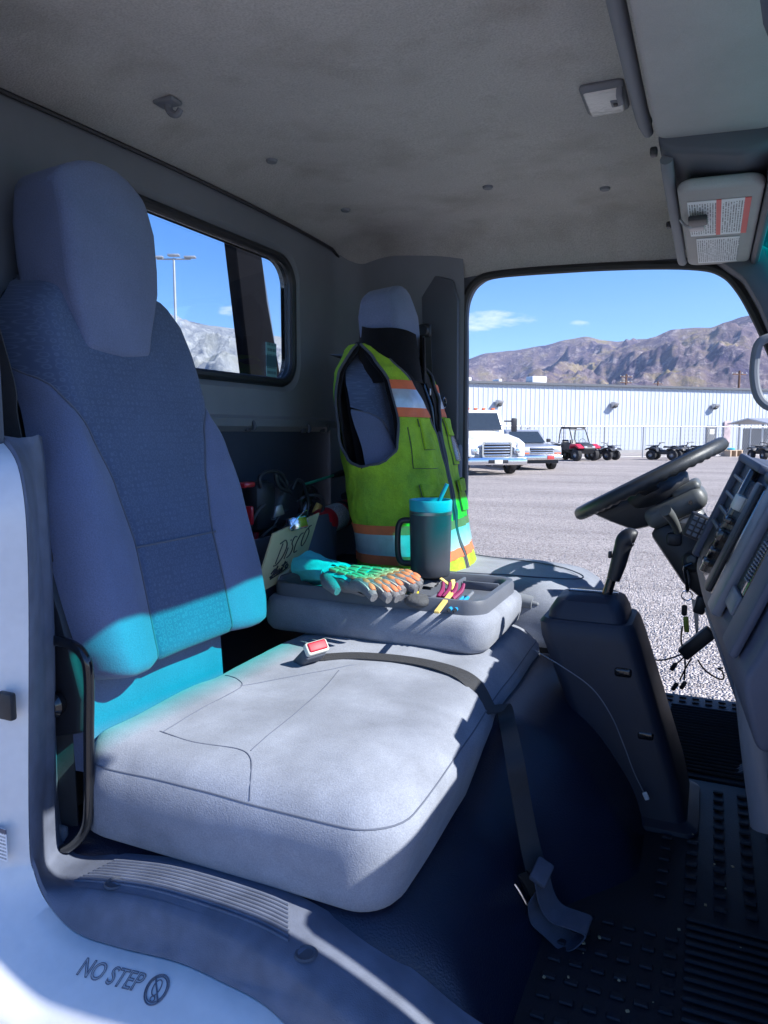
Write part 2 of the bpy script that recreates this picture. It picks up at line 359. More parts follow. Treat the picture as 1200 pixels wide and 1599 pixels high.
# windscreen glass: clear, with the blue-green shade band along its top
SCREEN, tb = clear('windscreen_glass', (.9, .95, .94), gloss=.03)
N, L = SCREEN.node_tree.nodes, SCREEN.node_tree.links
co = N.new('ShaderNodeTexCoord'); sx = N.new('ShaderNodeSeparateXYZ'); L.new(co.outputs['Object'], sx.inputs[0])
BAND = N.new('ShaderNodeMapRange'); L.new(sx.outputs[2], BAND.inputs[0])
mx = N.new('ShaderNodeMixRGB'); mx.inputs[1].default_value = (.93, .96, .96, 1); mx.inputs[2].default_value = (.0, .98, .90, 1)
L.new(BAND.outputs[0], mx.inputs[0]); L.new(mx.outputs[0], tb.inputs[0])
# printed label: lines of small text with a coloured heading
def label_mat(name, paper, ink, rows, heads=(), hcol=(.75, .12, .10), ax=(0, 1)):
    m = M_(name, paper, .5, var=.05); N, L, b = nodes(m); co = N.new('ShaderNodeTexCoord'); sp = N.new('ShaderNodeSeparateXYZ'); L.new(co.outputs['Generated'], sp.inputs[0])
    def mt(op, a, c=None):
        n = N.new('ShaderNodeMath'); n.operation = op
        for i, x in enumerate((a, c)):
            if x is None: continue
            if isinstance(x, (int, float)): n.inputs[i].default_value = x
            else: L.new(x, n.inputs[i])
        return n.outputs[0]
    u, v = sp.outputs[ax[0]], sp.outputs[ax[1]]
    line = mt('GREATER_THAN', mt('FRACT', mt('MULTIPLY', v, rows)), .48)
    cb = N.new('ShaderNodeCombineXYZ'); L.new(mt('MULTIPLY', u, 60), cb.inputs[0]); L.new(mt('FLOOR', mt('MULTIPLY', v, rows)), cb.inputs[1])
    nn = N.new('ShaderNodeTexNoise'); nn.inputs['Scale'].default_value = .9; nn.inputs['Detail'].default_value = 1; L.new(cb.outputs[0], nn.inputs[0])
    word = mt('GREATER_THAN', nn.outputs[0], .45)
    edge = mt('MULTIPLY', mt('GREATER_THAN', u, .06), mt('LESS_THAN', u, .94))
    f = mt('MULTIPLY', mt('MULTIPLY', line, word), edge)
    x = N.new('ShaderNodeMixRGB'); x.inputs[1].default_value = (*paper, 1); x.inputs[2].default_value = (*ink, 1); L.new(mt('MULTIPLY', f, .8), x.inputs[0]); last = x.outputs[0]
    for a, c in heads:
        g = mt('MULTIPLY', mt('GREATER_THAN', v, a), mt('LESS_THAN', v, c)); y = N.new('ShaderNodeMixRGB'); y.inputs[2].default_value = (*hcol, 1)
        L.new(g, y.inputs[0]); L.new(last, y.inputs[1]); last = y.outputs[0]
    L.new(last, b.inputs['Base Color']); return m

# ================================================================== ground, mountains
GRAV = bpy.data.materials.new('gravel'); GRAV.use_nodes = True
N, L, b = nodes(GRAV); b.inputs['Roughness'].default_value = .95; b.inputs['Specular IOR Level'].default_value = .15
co = N.new('ShaderNodeTexCoord')
v1 = N.new('ShaderNodeTexVoronoi'); v1.inputs['Scale'].default_value = 55; L.new(co.outputs['Object'], v1.inputs[0])
n1 = N.new('ShaderNodeTexNoise'); n1.inputs['Scale'].default_value = .35; n1.inputs['Detail'].default_value = 8; n1.inputs['Roughness'].default_value = .7; gm = N.new('ShaderNodeMapping'); gm.inputs['Scale'].default_value = (.35, 1.5, 1); gm.inputs['Rotation'].default_value = (0, 0, R(25)); L.new(co.outputs['Object'], gm.inputs[0]); L.new(gm.outputs[0], n1.inputs[0])
r1 = N.new('ShaderNodeValToRGB'); e = r1.color_ramp.elements; e[0].color = (.23, .205, .19, 1); e[1].color = (.64, .58, .545, 1); e.new(.45).color = (.43, .385, .36, 1)
sp = N.new('ShaderNodeSeparateXYZ'); L.new(v1.outputs['Color'], sp.inputs[0]); L.new(sp.outputs[0], r1.inputs[0])
r2 = N.new('ShaderNodeMapRange'); r2.inputs[1].default_value = .3; r2.inputs[2].default_value = .7; r2.inputs[3].default_value = .72; r2.inputs[4].default_value = 1.15; L.new(n1.outputs[0], r2.inputs[0])
mx = N.new('ShaderNodeMixRGB'); mx.blend_type = 'MULTIPLY'; mx.inputs[0].default_value = 1; L.new(r1.outputs[0], mx.inputs[1]); L.new(r2.outputs[0], mx.inputs[2]); L.new(mx.outputs[0], b.inputs['Base Color'])
bp = N.new('ShaderNodeBump'); bp.inputs['Strength'].default_value = 1; bp.inputs['Distance'].default_value = .03; bp.invert = True; L.new(v1.outputs['Distance'], bp.inputs['Height']); L.new(bp.outputs[0], b.inputs['Normal'])
mb = MB(); n = 96; rad = [.0, 3, 8, 20, 60, 200, 800, 2500, 5400]
vs = [(0, 0, 0)] + [(r*math.cos(2*math.pi*i/n), r*math.sin(2*math.pi*i/n), 0) for r in rad[1:] for i in range(n)]
fs = [(0, 1+i, 1+(i+1) % n) for i in range(n)]
for k in range(len(rad)-2): fs += [(1+k*n+i, 1+(k+1)*n+i, 1+(k+1)*n+(i+1) % n, 1+k*n+(i+1) % n) for i in range(n)]
mb.add(vs, fs); single('gravel_lot', mb, GRAV, None, None, kind='structure', smooth=0)
# loose stones lying on the lot where it is seen close through the far door
PEB = M_('loose_stone', (.44, .415, .405), .95, var=.5, vscale=14, col2=(.20, .19, .185))
mb = MB(); rs = random.Random(5)
for i in range(14000):
    Yd = 3.0 + 17*rs.random()**1.6; X = rs.uniform(-.42, .22)*Yd
    s_ = rs.uniform(.005, .015)*(1+Yd*.03); c = Vector((X, Yd, s_*.25)); a = rs.uniform(0, 6.28)
    ax = Vector((math.cos(a), math.sin(a), 0)); ay = Vector((-ax.y, ax.x, 0)); f1, f2, f3 = rs.uniform(.7, 1.3), rs.uniform(.6, 1), rs.uniform(.4, .8)
    mb.add([c+ax*s_*f1, c+ay*s_*f2, c-ax*s_*f1*.8, c-ay*s_*f2, c+Vector((rs.uniform(-.3, .3)*s_, rs.uniform(-.3, .3)*s_, s_*f3)), c-Vector((0, 0, s_*.3))],
           [(0, 1, 4), (1, 2, 4), (2, 3, 4), (3, 0, 4), (1, 0, 5), (2, 1, 5), (3, 2, 5), (0, 3, 5)])
single('loose_gravel', mb, PEB, 'loose grey stones scattered over the gravel lot', 'gravel', kind='stuff', smooth=0)

def mountain_mat(name, c_low, c_mid, c_rock, c_hi):
    m = bpy.data.materials.new(name); m.use_nodes = True; N, L, b = nodes(m); b.inputs['Roughness'].default_value = 1; b.inputs['Specular IOR Level'].default_value = 0
    co = N.new('ShaderNodeTexCoord'); mpn = N.new('ShaderNodeMapping'); mpn.inputs['Scale'].default_value = (1, 1, .6); L.new(co.outputs['Object'], mpn.inputs[0])
    a = N.new('ShaderNodeTexNoise'); a.inputs['Scale'].default_value = .006; a.inputs['Detail'].default_value = 10; a.inputs['Roughness'].default_value = .68; L.new(mpn.outputs[0], a.inputs[0])
    r = N.new('ShaderNodeValToRGB'); e = r.color_ramp.elements; e[0].position = .36; e[0].color = (*c_low, 1); e[1].position = .68; e[1].color = (*c_hi, 1); e.new(.5).color = (*c_mid, 1)
    L.new(a.outputs[0], r.inputs[0])
    c = N.new('ShaderNodeTexNoise'); c.inputs['Scale'].default_value = .03; c.inputs['Detail'].default_value = 8; c.inputs['Roughness'].default_value = .75; L.new(mpn.outputs[0], c.inputs[0])
    rm = N.new('ShaderNodeMapRange'); rm.inputs[1].default_value = .52; rm.inputs[2].default_value = .66; L.new(c.outputs[0], rm.inputs[0])
    x = N.new('ShaderNodeMixRGB'); x.inputs[2].default_value = (*c_rock, 1); L.new(rm.outputs[0], x.inputs[0]); L.new(r.outputs[0], x.inputs[1]); L.new(x.outputs[0], b.inputs['Base Color'])
    bb = N.new('ShaderNodeBump'); bb.inputs['Strength'].default_value = .9; bb.inputs['Distance'].default_value = 26; L.new(c.outputs[0], bb.inputs['Height']); L.new(bb.outputs[0], b.inputs['Normal'])
    return m
MT1 = mountain_mat('scrub_slope', (.075, .062, .115), (.20, .155, .165), (.40, .345, .34), (.34, .27, .11))
MT2 = mountain_mat('limestone_slope', (.20, .21, .24), (.40, .40, .40), (.62, .61, .59), (.34, .33, .27))
def mountains(name, mat, sky_px, r0, r1, base, seed, na=420, nr=120, rough=.34):
    """a range whose crest follows a measured skyline (pixel column, pixel row)"""
    pts = []
    for px, py in sky_px:
        d = dirvec(px, py).normalized(); pts.append((math.atan2(d.x, d.y), math.tan(math.asin(d.z))))
    a0, a1 = pts[0][0], pts[-1][0]
    def f(u, v):
        a = lerp(a0, a1, u); r = lerp(r0, r1, v); t = tab(a, pts)*r1
        ridge = 0; amp = 1; q = Vector((a*r1/700, r/700, seed))
        for o in range(6):
            ridge += amp*(1-abs(2*noise.noise(q)))*.6; amp *= .52; q = q*2.03
        prof = v**.85
        h = t*prof*(1 - rough*(1-v)*1.6 + rough*2.1*(ridge-.72)*(1-v**6)*min(1, v*3))
        return (math.sin(a)*r, math.cos(a)*r, max(-3, base + h))
    mb = MB(); mb.sheet(f, na, nr)
    nu = na+1; back = [Vector((v.x*1.35, v.y*1.35, -3)) for v in mb.v[-nu:]]; o = len(mb.v)
    mb.v += back; mb.f += [(o-nu+i, o-nu+i+1, o+i+1, o+i) for i in range(na)]
    single(name, mb, mat, None, None, kind='structure', smooth=60)
mountains('mountain_range_scrub', MT1, [(560, 600), (640, 575), (725, 562), (760, 551), (800, 547), (850, 539), (885, 530), (915, 525), (945, 531), (965, 533), (1000, 529), (1040, 528), (1080, 530), (1140, 535), (1240, 545), (1500, 560)], 1500, 3900, 0, 1.3)
mountains('mountain_spur', MT1, [(860, 640), (900, 600), (940, 565), (985, 538), (1020, 526), (1050, 514), (1085, 511), (1110, 511), (1135, 502), (1160, 494), (1190, 487), (1260, 470), (1400, 480), (1700, 520)], 1300, 3000, 0, 4.7)
mountains('limestone_range', MT2, [(-500, 470), (-200, 450), (100, 470), (250, 488), (290, 500), (330, 508), (380, 514), (430, 524), (460, 529), (520, 545), (600, 590)], 1500, 3400, 0, 9.1)

# ================================================================== truck cab
XR, YN, YF, ZF = -1.25, .78, 2.45, .785
cab = Thing('truck_cab', 'grey-lined truck cab with both doors open and white outer sill', 'truck cab', (-.5, 1.6, .5))
def roof_z(X, Y):
    e = abs(Y-1.615)/.855
    z = 2.335 - .022*e*e - (.145 if Y > 1.6 else .0)*min(1.2, max(0, (e-.80)/.20))**2.0
    z -= .035*sm(-1.02, -1.26, X)
    z -= .10*sm(-.20, .09, X)*(1-.9*sm(2.1, 2.4, Y))
    return z + .003*math.sin(X*9+Y*3)
hl = MB(); hl.sheet(lambda u, v: (lerp(XR-.01, .09, u), lerp(YN-.13, YF+.02, v), roof_z(lerp(XR, .09, u), lerp(YN-.13, YF+.02, v))), 60, 64, -.012)
hlo = cab.part('headliner', hl, HEAD)
cab.part('roof_seam', MB().tube([(XR+.012, lerp(YN-.1, 2.36, i/30), roof_z(XR+.012, lerp(YN-.1, 2.36, i/30))-.004) for i in range(31)], .005, n=6), BLK, hlo)
# plugs and coat hook
for px, py in ((425, 264), (540, 334), (655, 387), (762, 301), (945, 299)):
    p = at(px, py, Z=2.315)
    if p.y < 2.4:
        p.z = roof_z(p.x, p.y); cab.part('trim_plug', MB().lathe([(.0, -.006), (.012, -.006), (.014, -.003), (.015, .002)], p, n=20), TRIM, hlo)
p = at(262, 165, Z=2.32); p.z = roof_z(p.x, p.y)
hk = MB(); hk.box(p+Vector((0, 0, -.004)), (.05, .035, .01), .004); hk.tube([p+Vector((0, 0, -.004)), p+Vector((.004, .002, -.022)), p+Vector((.02, .004, -.03)), p+Vector((.03, .004, -.02))], [.009, .008, .007, .006], k=4)
cab.part('coat_hook', hk, TRIM, hlo)
# outer roof skin and outside panels
ro = MB(); ro.sheet(lambda u, v: (lerp(XR-.09, .15, u), lerp(YN-.17, YF+.09, v), roof_z(lerp(XR, .10, u), lerp(YN-.13, YF+.02, v))+.07), 24, 24, .03)
cab.part('outer_roof', ro, WHITE)
# rear wall with window opening
WIN = rrect(1.20, 2.065, 1.812, 2.19, .075, 8)
def outer_loop(inner, a0, a1, b0, b1):
    cx = sum(p[0] for p in inner)/len(inner); cy = sum(p[1] for p in inner)/len(inner); out = []
    for x, y in inner:
        dx, dy = x-cx, y-cy
        t = min(((a1-cx)/dx if dx > 0 else (a0-cx)/dx) if abs(dx) > 1e-9 else 1e9, ((b1-cy)/dy if dy > 0 else (b0-cy)/dy) if abs(dy) > 1e-9 else 1e9)
        out.append((cx+dx*t, cy+dy*t))
    return out
mid = rrect(1.165, 2.10, 1.777, 2.225, .095, 8)
rw = MB()
inn = [(XR-.03, a, c) for a, c in WIN]; md = [(XR, a, c) for a, c in mid]; ou = [(XR, a, c) for a, c in outer_loop(mid, YN-.02, 2.42, 1.70, 2.36)]
n = len(inn)
rw.add(inn+md+ou, [(i, (i+1) % n, n+(i+1) % n, n+i) for i in range(n)] + [(n+i, n+(i+1) % n, 2*n+(i+1) % n, 2*n+i) for i in range(n)])
# bead, step and lower recessed panel
rw.sheet(lambda u, v: ([XR, XR+.012, XR+.004, XR-.02][round(v*3)], lerp(YN-.02, 2.42, u), [1.70, 1.69, 1.668, 1.652][round(v*3)]), 1, 3)
NAVY = M_('rear_liner', (.030, .040, .062), .7, var=.2, vscale=4, bump=.2, bscale=300)
cab.part('lower_rear_panel', MB().sheet(lambda u, v: ([XR-.02, XR-.02, XR-.02, XR-.02][round(v*3)], lerp(YN-.02, 2.42, u), lerp(1.652, .80, v)), 1, 3), NAVY)
rwo = cab.part('rear_panel', rw, TRIM)
cab.part('window_seal', MB().tube([(XR-.012, a, c) for a, c in rrect(1.195, 2.07, 1.807, 2.195, .078, 8)], .014, n=10, closed=True), BLK)
gl = MB(); gl.prism(WIN, 0, XR-.034, XR-.030); glo = cab.part('rear_window', gl, GLASS)
cab.part('outer_rear_panel', MB().ring([(XR-.05, a, c) for a, c in WIN], [(XR-.05, a, c) for a, c in outer_loop(WIN, YN-.09, YF+.09, .55, 2.36)], (.012, 0, 0)), WHITE, smooth=0)
cab.part('window_reveal', MB().ring([(XR-.052, a, c) for a, c in WIN], [(XR-.052, a, c) for a, c in rrect(1.19, 2.075, 1.802, 2.20, .08, 8)], (.045, 0, 0)), BLK)
for px, py in ((385, 664), (472, 668), (502, 668)):
    p = at(px, py, X=XR-.016); h = MB(); h.box(p+Vector((.006, 0, 0)), (.012, .026, .035), .004); h.tube([p+Vector((.012, 0, .012)), p+Vector((.026, 0, .008)), p+Vector((.030, 0, -.006)), p+Vector((.024, 0, -.014))], .006, k=4)
    cab.part('rear_hook', h, TRIMD, rwo)
# sticker on the window
STK = label_mat('inspection_sticker', (.20, .42, .46), (.02, .06, .09), 6, ((.30, .62),), (.05, .13, .18), (1, 2))
cab.part('sticker', MB().box(at(424, 562, X=XR-.026), (.002, .058, .105), 0), STK, glo, label='teal inspection sticker on the rear window')
# far side: quarter trim curving round from the rear wall to the door opening, header over the door
DOOR = [(-.800, .76), (-.802, 1.30), (-.806, 1.9), (-.808, 2.06), (-.795, 2.125), (-.762, 2.165), (-.70, 2.182), (-.5, 2.182), (-.23, 2.170), (-.06, 2.152), (.01, 2.125), (.055, 2.075), (.098, 1.998), (.145, 1.895), (.24, 1.66), (.32, 1.40), (.36, 1.1), (.36, .76)]
DOOR = [Vector((a, 0, c)) for a, c in DOOR]; DC = catmull(DOOR, 5)
qt = MB()
def qf(u, v):
    z = lerp(.76, 2.30, v); a = u*.55
    if u < .45:
        t = u/.45*math.pi/2; x = -1.15 - .10*math.cos(t); y = 2.32 + .10*math.sin(t)
        if u < .001: y = 2.30
    else:
        x = lerp(-1.15, -.80, (u-.45)/.55); y = 2.42 + .025*((u-.45)/.55)**2
    y -= .03*sm(2.12, 2.31, z)
    return (x, y, z)
qt.sheet(qf, 30, 24); cab.part('quarter_trim', qt, TRIM)
pt = MB(); pt.box((-.835, 2.425, 1.18), (.075, .05, .86), .015); cab.part('pillar_lower_trim', pt, TRIMD)
up_ = MB(); up_.prism([(-.93, 1.66), (-.812, 1.62), (-.815, 2.10), (-.835, 2.17), (-.90, 2.19), (-.95, 2.12)], 1, 2.418, 2.445, .008); cab.part('pillar_upper_trim', up_, TRIMD)
hd = MB()
n = len(DC); out = []
for p in DC:
    q = p.copy(); c = Vector((-.25, 0, 1.5)); d = (p-c).normalized(); out.append(p + d*.16)
inn3 = [(p.x, YF+.01, p.z) for p in DC]; out3 = [(p.x, YF+.02, p.z) for p in out]; inn4 = [(p.x, YF+.075, p.z) for p in DC]
hd.add(inn3+out3+inn4, [(i, i+1, n+i+1, n+i) for i in range(n-1)] + [(i+1, i, 2*n+i, 2*n+i+1) for i in range(n-1)])
cab.part('door_frame', hd, TRIMD)
cab.part('door_seal', MB().tube([(p.x+ (0 if p.x > 0 else 0), YF+.012, p.z) for p in DC], .014, n=8), RUB)
# far A pillar trim and its grab handle
ap = MB(); ap.prism([(-.02, 2.155), (.06, 2.09), (.105, 2.01), (.152, 1.90), (.25, 1.66), (.33, 1.40), (.46, 1.40), (.36, 1.7), (.24, 1.98), (.15, 2.15), (.05, 2.21)], 1, 2.37, 2.46, .012); apo = cab.part('windscreen_pillar', ap, TRIMD)
gh = MB(); g = lambda px, py: at(px, py, Y=2.36)
gh.tube([g(1222, 527), g(1200, 528), g(1184, 540), g(1178, 580), g(1183, 615), g(1198, 633), g(1222, 638)], .0135, n=10, k=6); cab.part('pillar_grab_handle', gh, TRIM)
# near A pillar, windscreen, scuttle and nose (close the cab in front of the dash)
an = MB()
for Y0, Y1, nm in ((.68, .815, 'passenger_windscreen_pillar'),):
    cab.part(nm, MB().prism([(.06, 2.20), (.11, 2.05), (.21, 1.78), (.33, 1.40), (.36, .75), (.46, .75), (.44, 1.40), (.33, 1.70), (.24, 1.98), (.17, 2.20)], 1, Y0, Y1, .012), WHITE)
cab.part('added_corner_shade', MB().prism([(.0, 2.22), (.03, 2.05), (.10, 1.98), (.17, 1.98), (.16, 2.22)], 1, .80, .885, .012), TRIMD)  # block added to keep band-tinted sun off the bar beside the seat
WS = lambda u, v: (tab(v, [(0, .44), (.5, .26), (.94, .10), (1, .085)]) + .03*(1-(2*u-1)**2), lerp(.80, 2.42, u), lerp(1.40, 2.235, v))
ws = MB(); ws.sheet(WS, 24, 20); wso = cab.part('windscreen', ws, SCREEN)
BAND.inputs[1].default_value = 2.018-.5; BAND.inputs[2].default_value = 2.078-.5     # object space of the cab starts at z = .5
hdr = MB(); hdr.prism([(.080, 2.215), (.088, 2.19), (.105, 2.184), (.15, 2.217), (.16, 2.27), (.08, 2.27)], 1, .80, 2.43, .01); cab.part('windscreen_header', hdr, TRIMD)
nose = MB(); nose.prism([(.40, 1.40), (.52, 1.39), (.56, 1.1), (.57, .55), (.50, .50), (.44, .55), (.42, 1.1)], 1, .72, 2.53, .02); cab.part('nose_panel', nose, WHITE)
fl = MB(); fl.box((-.35, 1.62, .69), (1.8, 1.66, .10), .01); cab.part('floor_pan', fl, BLK)
skirt = MB(); skirt.box((-.35, 2.50, .66), (1.7, .06, .20), .015); cab.part('driver_step', skirt, BLK)

# near door frame: trim, white flange and sill lofted between rails along the opening edge
def rail(lst):
    return catmull([at(a, b, Y=c) if not isinstance(a, Vector) else a for a, b, c in lst], 8)
B_ = rail([(52, 682, .835), (60, 760, .83), (75, 1000, .82), (78, 1290, .82), (86, 1362, .80), (150, 1385, .780), (231, 1405, .772), (346, 1447, .767), (416, 1484, .762), (500, 1544, .757), (590, 1620, .752), (740, 1740, .75), (1000, 1800, .75)])
C_ = rail([(2, 686, .79), (32, 740, .75), (45, 900, .74), (46, 1290, .74), (55, 1364, .74), (79, 1415, .737), (120, 1456, .735), (185, 1479, .735), (277, 1502, .735), (351, 1535, .735), (416, 1571, .732), (520, 1660, .73), (800, 1800, .73)])
A_ = [B_[i] + Vector((-.05*(1-sm(20, 44, i)), .06+.02*sm(20, 44, i), .008*sm(30, 44, i))) for i in range(len(B_))]
tr = MB(); m = len(B_)
def loft(mb, rails, k=1):
    w = len(rails); o = len(mb.v)
    mb.v += [p.copy() for rl in rails for p in rl]
    for j in range(w-1):
        for i in range(m-1): mb.f.append((o+j*m+i, o+j*m+i+1, o+(j+1)*m+i+1, o+(j+1)*m+i))
    return mb
def blend(P, Q, t, bulge=Vector((0, 0, 0))): return [p.lerp(q, t)+bulge for p, q in zip(P, Q)]
B1 = [p + Vector((0, .010, .0035)) for p in B_]; B2 = [p.lerp(q, .12)+Vector((0, -.0035, 0)) for p, q in zip(B_, C_)]
C0 = [p + Vector((0, .004, .006)) for p in C_]
loft(tr, [A_, B1, blend(B_, C_, .03), B2, blend(B_, C_, .5, Vector((0, .002, 0))), C0, C_])
tro = cab.part('sill_trim', tr, SILL, smooth=50)
i0 = m//3
def outw(i, dx, dy, dz):      # step outward: backwards on the pillar, down on the sill
    t = sm(22, 50, i); return Vector((-dx*(1-t), dy, -dz*t))
C1 = [p + outw(i, .0, -.001, .002) for i, p in enumerate(C_)]; C9 = [p + Vector((-.035*(1-sm(22, 50, i)), .004+.026*sm(22, 50, i), -.012*sm(22, 50, i))) for i, p in enumerate(C_)]
D_ = [p + outw(i, .05, -.028, .018) for i, p in enumerate(C_)]
D2 = [p + outw(i, .09, -.045, .030) for i, p in enumerate(C_)]
E_ = [p + outw(i, .13, -.075, .052) for i, p in enumerate(C_)]
E2 = [p + outw(i, .16, -.095, .085) for i, p in enumerate(C_)]
F_ = [p + outw(i, .30, -.11, .12) for i, p in enumerate(C_)]
G_ = [p + outw(i, .45, -.10, .15) for i, p in enumerate(C_)]
fl2 = MB(); loft(fl2, [C9, C1, D_, D2, E_, E2, F_, G_]); fro = cab.part('white_sill', fl2, WHITE, smooth=60)
cab.part('sill_rocker', MB().box((-.4, .665, .60), (1.6, .05, .22), .02), BLK)
def by_x(rl, x):
    """point of a rail at a given x on its sill stretch"""
    for i in range(30, m-1):
        if rl[i].x <= x <= rl[i+1].x: return rl[i].lerp(rl[i+1], (x-rl[i].x)/(rl[i+1].x-rl[i].x))
    return rl[30] if x < rl[30].x else rl[-1]
# tread ribs moulded in the sill top
def sill_top(x, y, lift=0):
    """point on the sill top between crease B_ and inner rail A_"""
    p, q = by_x(B_, x), by_x(A_, x)
    t = (y-p.y)/(q.y-p.y); r_ = p.lerp(q, t); return Vector((x, y, r_.z+lift))
tp = MB()
inner = MB(); inner.sheet(lambda u, v: sill_top(lerp(-.925, -.2, u), lerp(.775, .868, v), .0015 - .004*sm(.6, 1, v)), 40, 8); cab.part('sill_top', inner, SILL, tro)
for i in range(9):
    y = .789 + i*.0065
    x0, x1 = -.90+i*.004, -.50-i*.004
    tp.tube([sill_top(lerp(x0, x1, t/14), y, .0025) for t in range(15)], .0024, n=6)
cab.part('tread_ribs', tp, SILL, tro, kind='stuff')
for px, py, rr_ in ((180, 1378, .016), (466, 1496, .016)):
    p = at(px, py, Z=.955); p = sill_top(p.x, max(.785, min(.83, p.y)), .003)
    cab.part('screw_recess', MB().lathe([(.0, .0006), (rr_*.62, .0006), (rr_*.72, .0022), (rr_*.9, .0028), (rr_*1.05, .0004)], p, n=24), TRIMD, tro)
# upper part of the near door post (mostly outside the frame)
cab.part('rear_door_post', MB().prism([(-1.34, .6), (-1.02, .62), (-1.02, 1.2), (-1.07, 1.7), (-1.10, 2.2), (-1.34, 2.35)], 1, .68, .77, .02), WHITE)
cab.part('latch_cover', MB().box(at(11, 1102, Y=.712), (.030, .012, .042), .004), BLK, tro)
cab.part('near_quarter_trim', MB().sheet(lambda u, v: (lerp(-1.26, -1.00, u), .775-.0*u, lerp(.95, 2.36, v)), 2, 8, .01), TRIMD)

PLB = label_mat('tyre_placard', (.80, .81, .83), (.06, .07, .10), 9, ((.86, 1.0),), (.1, .1, .14), (0, 2))
cab.part('placard', MB().box(at(2, 1318, Y=.712), (.026, .0012, .052), 0), PLB, fro, smooth=0)
# writing on the sill: NO STEP and the crossed-out foot
def text_mesh(txt, size, depth=.0, outline=.0, shear=0.0):
    c = bpy.data.curves.new('t', 'FONT'); c.body = txt; c.size = size; c.shear = shear; c.resolution_u = 4
    c.fill_mode = 'NONE' if outline else 'FRONT'; c.bevel_depth = outline; c.bevel_resolution = 1; c.extrude = depth
    o = bpy.data.objects.new('t', c); COL.objects.link(o); dg = bpy.context.evaluated_depsgraph_get(); dg.update()
    me = bpy.data.meshes.new_from_object(o.evaluated_get(dg)); bpy.data.objects.remove(o)
    mb = MB(); mb.add([v.co.copy() for v in me.vertices], [tuple(p.vertices) for p in me.polygons]); bpy.data.meshes.remove(me); return mb
p0 = at(138, 1523, Y=.718); p1 = at(270, 1556, Y=.712)
def on_white(pt):
    i = min(range(m), key=lambda i: (C_[i].x-pt.x)**2 + (4 if C_[i].z > 1.0 else 0)); return i
def white_pt(x, t, lift=.0012):
    K = [(0, by_x(C1, x)), (.375, by_x(D_, x)), (.6, by_x(D2, x)), (1.0, by_x(E_, x))]
    j = 0 if t < .375 else (1 if t < .6 else 2); q = K[j][1].lerp(K[j+1][1], (t-K[j][0])/(K[j+1][0]-K[j][0])); return Vector((x, q.y-lift*.5, q.z+lift))
emb = text_mesh('NO STEP', 1.0, outline=.022, shear=.12); wmax = max(v.x for v in emb.v); hmax = max(v.y for v in emb.v)
xa, xb = p0.x, lerp(p0.x, p1.x, .72)
def place(v): x = lerp(xa, xb, v.x/wmax); return white_pt(x, .52 - .27*v.y/hmax, .0012+v.z*.02)
emb.v = [place(v) for v in emb.v]; cab.part('no_step_lettering', emb, SILL, fro, smooth=0)
sym = MB(); cx = lerp(p0.x, p1.x, .88); rx = (p1.x-p0.x)*.105
cir = lambda r: [white_pt(cx+rx*r*math.cos(t), .42-.21*r*math.sin(t), .001) for t in [2*math.pi*i/28 for i in range(28)]]
sym.tube(cir(1), .0011, n=6, closed=True); sym.tube(cir(.84), .0008, n=6, closed=True)
sym.tube([white_pt(cx-rx*.62, .42-.14, .001), white_pt(cx+rx*.62, .42+.14, .001)], .0012, n=6)
sym.tube([white_pt(cx+rx*.35*math.cos(t)-rx*.05, .40-.11*math.sin(t), .001) for t in [2*math.pi*i/20 for i in range(20)]], .0008, n=6, closed=True)
sym.tube([white_pt(cx+rx*.2*math.cos(t)+rx*.05, .55-.035*math.sin(t), .001) for t in [2*math.pi*i/14 for i in range(14)]], .0008, n=6, closed=True)
cab.part('no_step_symbol', sym, SILL, fro, smooth=0)

# ------------------------------------------------------------------ engine cover, floor mats
def riser(u, v):
    Y = lerp(.84, 2.44, u); c = sm(1.18, 1.42, Y)*(1-sm(1.86, 2.0, Y)); e = sm(.93, .84, Y)
    foot = -.215 + .135*c - .02*sm(1.95, 2.1, Y)
    ez = .05*sm(.875, .84, Y)
    pr = [(-1.05, .955), (-.72, .957), (-.47, .962+.07*c), (-.385+.02*c, .958+.115*c-.02*e), (-.31+.08*c, .915+.10*c-.04*e), (-.262+.13*c, .855+.04*c), (foot-.018, .812), (foot, .792), (foot+.012, .786)]
    q = v*(len(pr)-1); i = min(int(q), len(pr)-2)
    P = [Vector((a, 0, b_)) for a, b_ in pr]; a_, b_, c_, d_ = P[max(i-1, 0)], P[i], P[i+1], P[min(i+2, len(pr)-1)]; t = q-i
    r_ = .5*((2*b_)+(c_-a_)*t+(2*a_-5*b_+4*c_-d_)*t*t+(3*b_-a_-3*c_+d_)*t**3)
    r_.y = Y; r_.z -= ez; r_ += Vector((noise.noise(Vector((Y*5, r_.x*5, 2)))*.006, 0, noise.noise(Vector((Y*6, r_.x*6, 7)))*.005)); return r_
cab.part('engine_cover', MB().sheet(riser, 70, 48), VINYL, smooth=80)
def plate(x0, x1, y0, y1, z, t=.012, r=.02):
    return MB().prism(rrect(x0, x1, y0, y1, r, 4), 2, z-t, z, .003)
mat1 = Thing('floor_mat', 'black ribbed rubber mat in the passenger footwell, bottom right', 'floor mat', (.05, 1.2, .79), group='rubber floor mats')
mat1.part('mat_sheet', plate(-.225, .42, .86, 1.86, .803), MATF)
ribm = MB().box((0, 0, 0), (.36, .010, .008), .003, 1).mesh('rib', MATF); blk = MB().box((0, 0, 0), (.022, .013, .005), .002, 1).mesh('tread_block', MATF)
for i in range(20): mat1.piece('rib', ribm, Matrix.Translation((.175, .88+i*.0215, .807)))
for i in range(9):
    for j in range(6): mat1.piece('tread_block', blk, Matrix.Translation((-.195+j*.034, .89+i*.042, .8065)))
for i in range(12):
    for j in range(8): mat1.piece('tread_block', blk, Matrix.Translation((-.05+j*.050, 1.34+i*.042, .8065)))
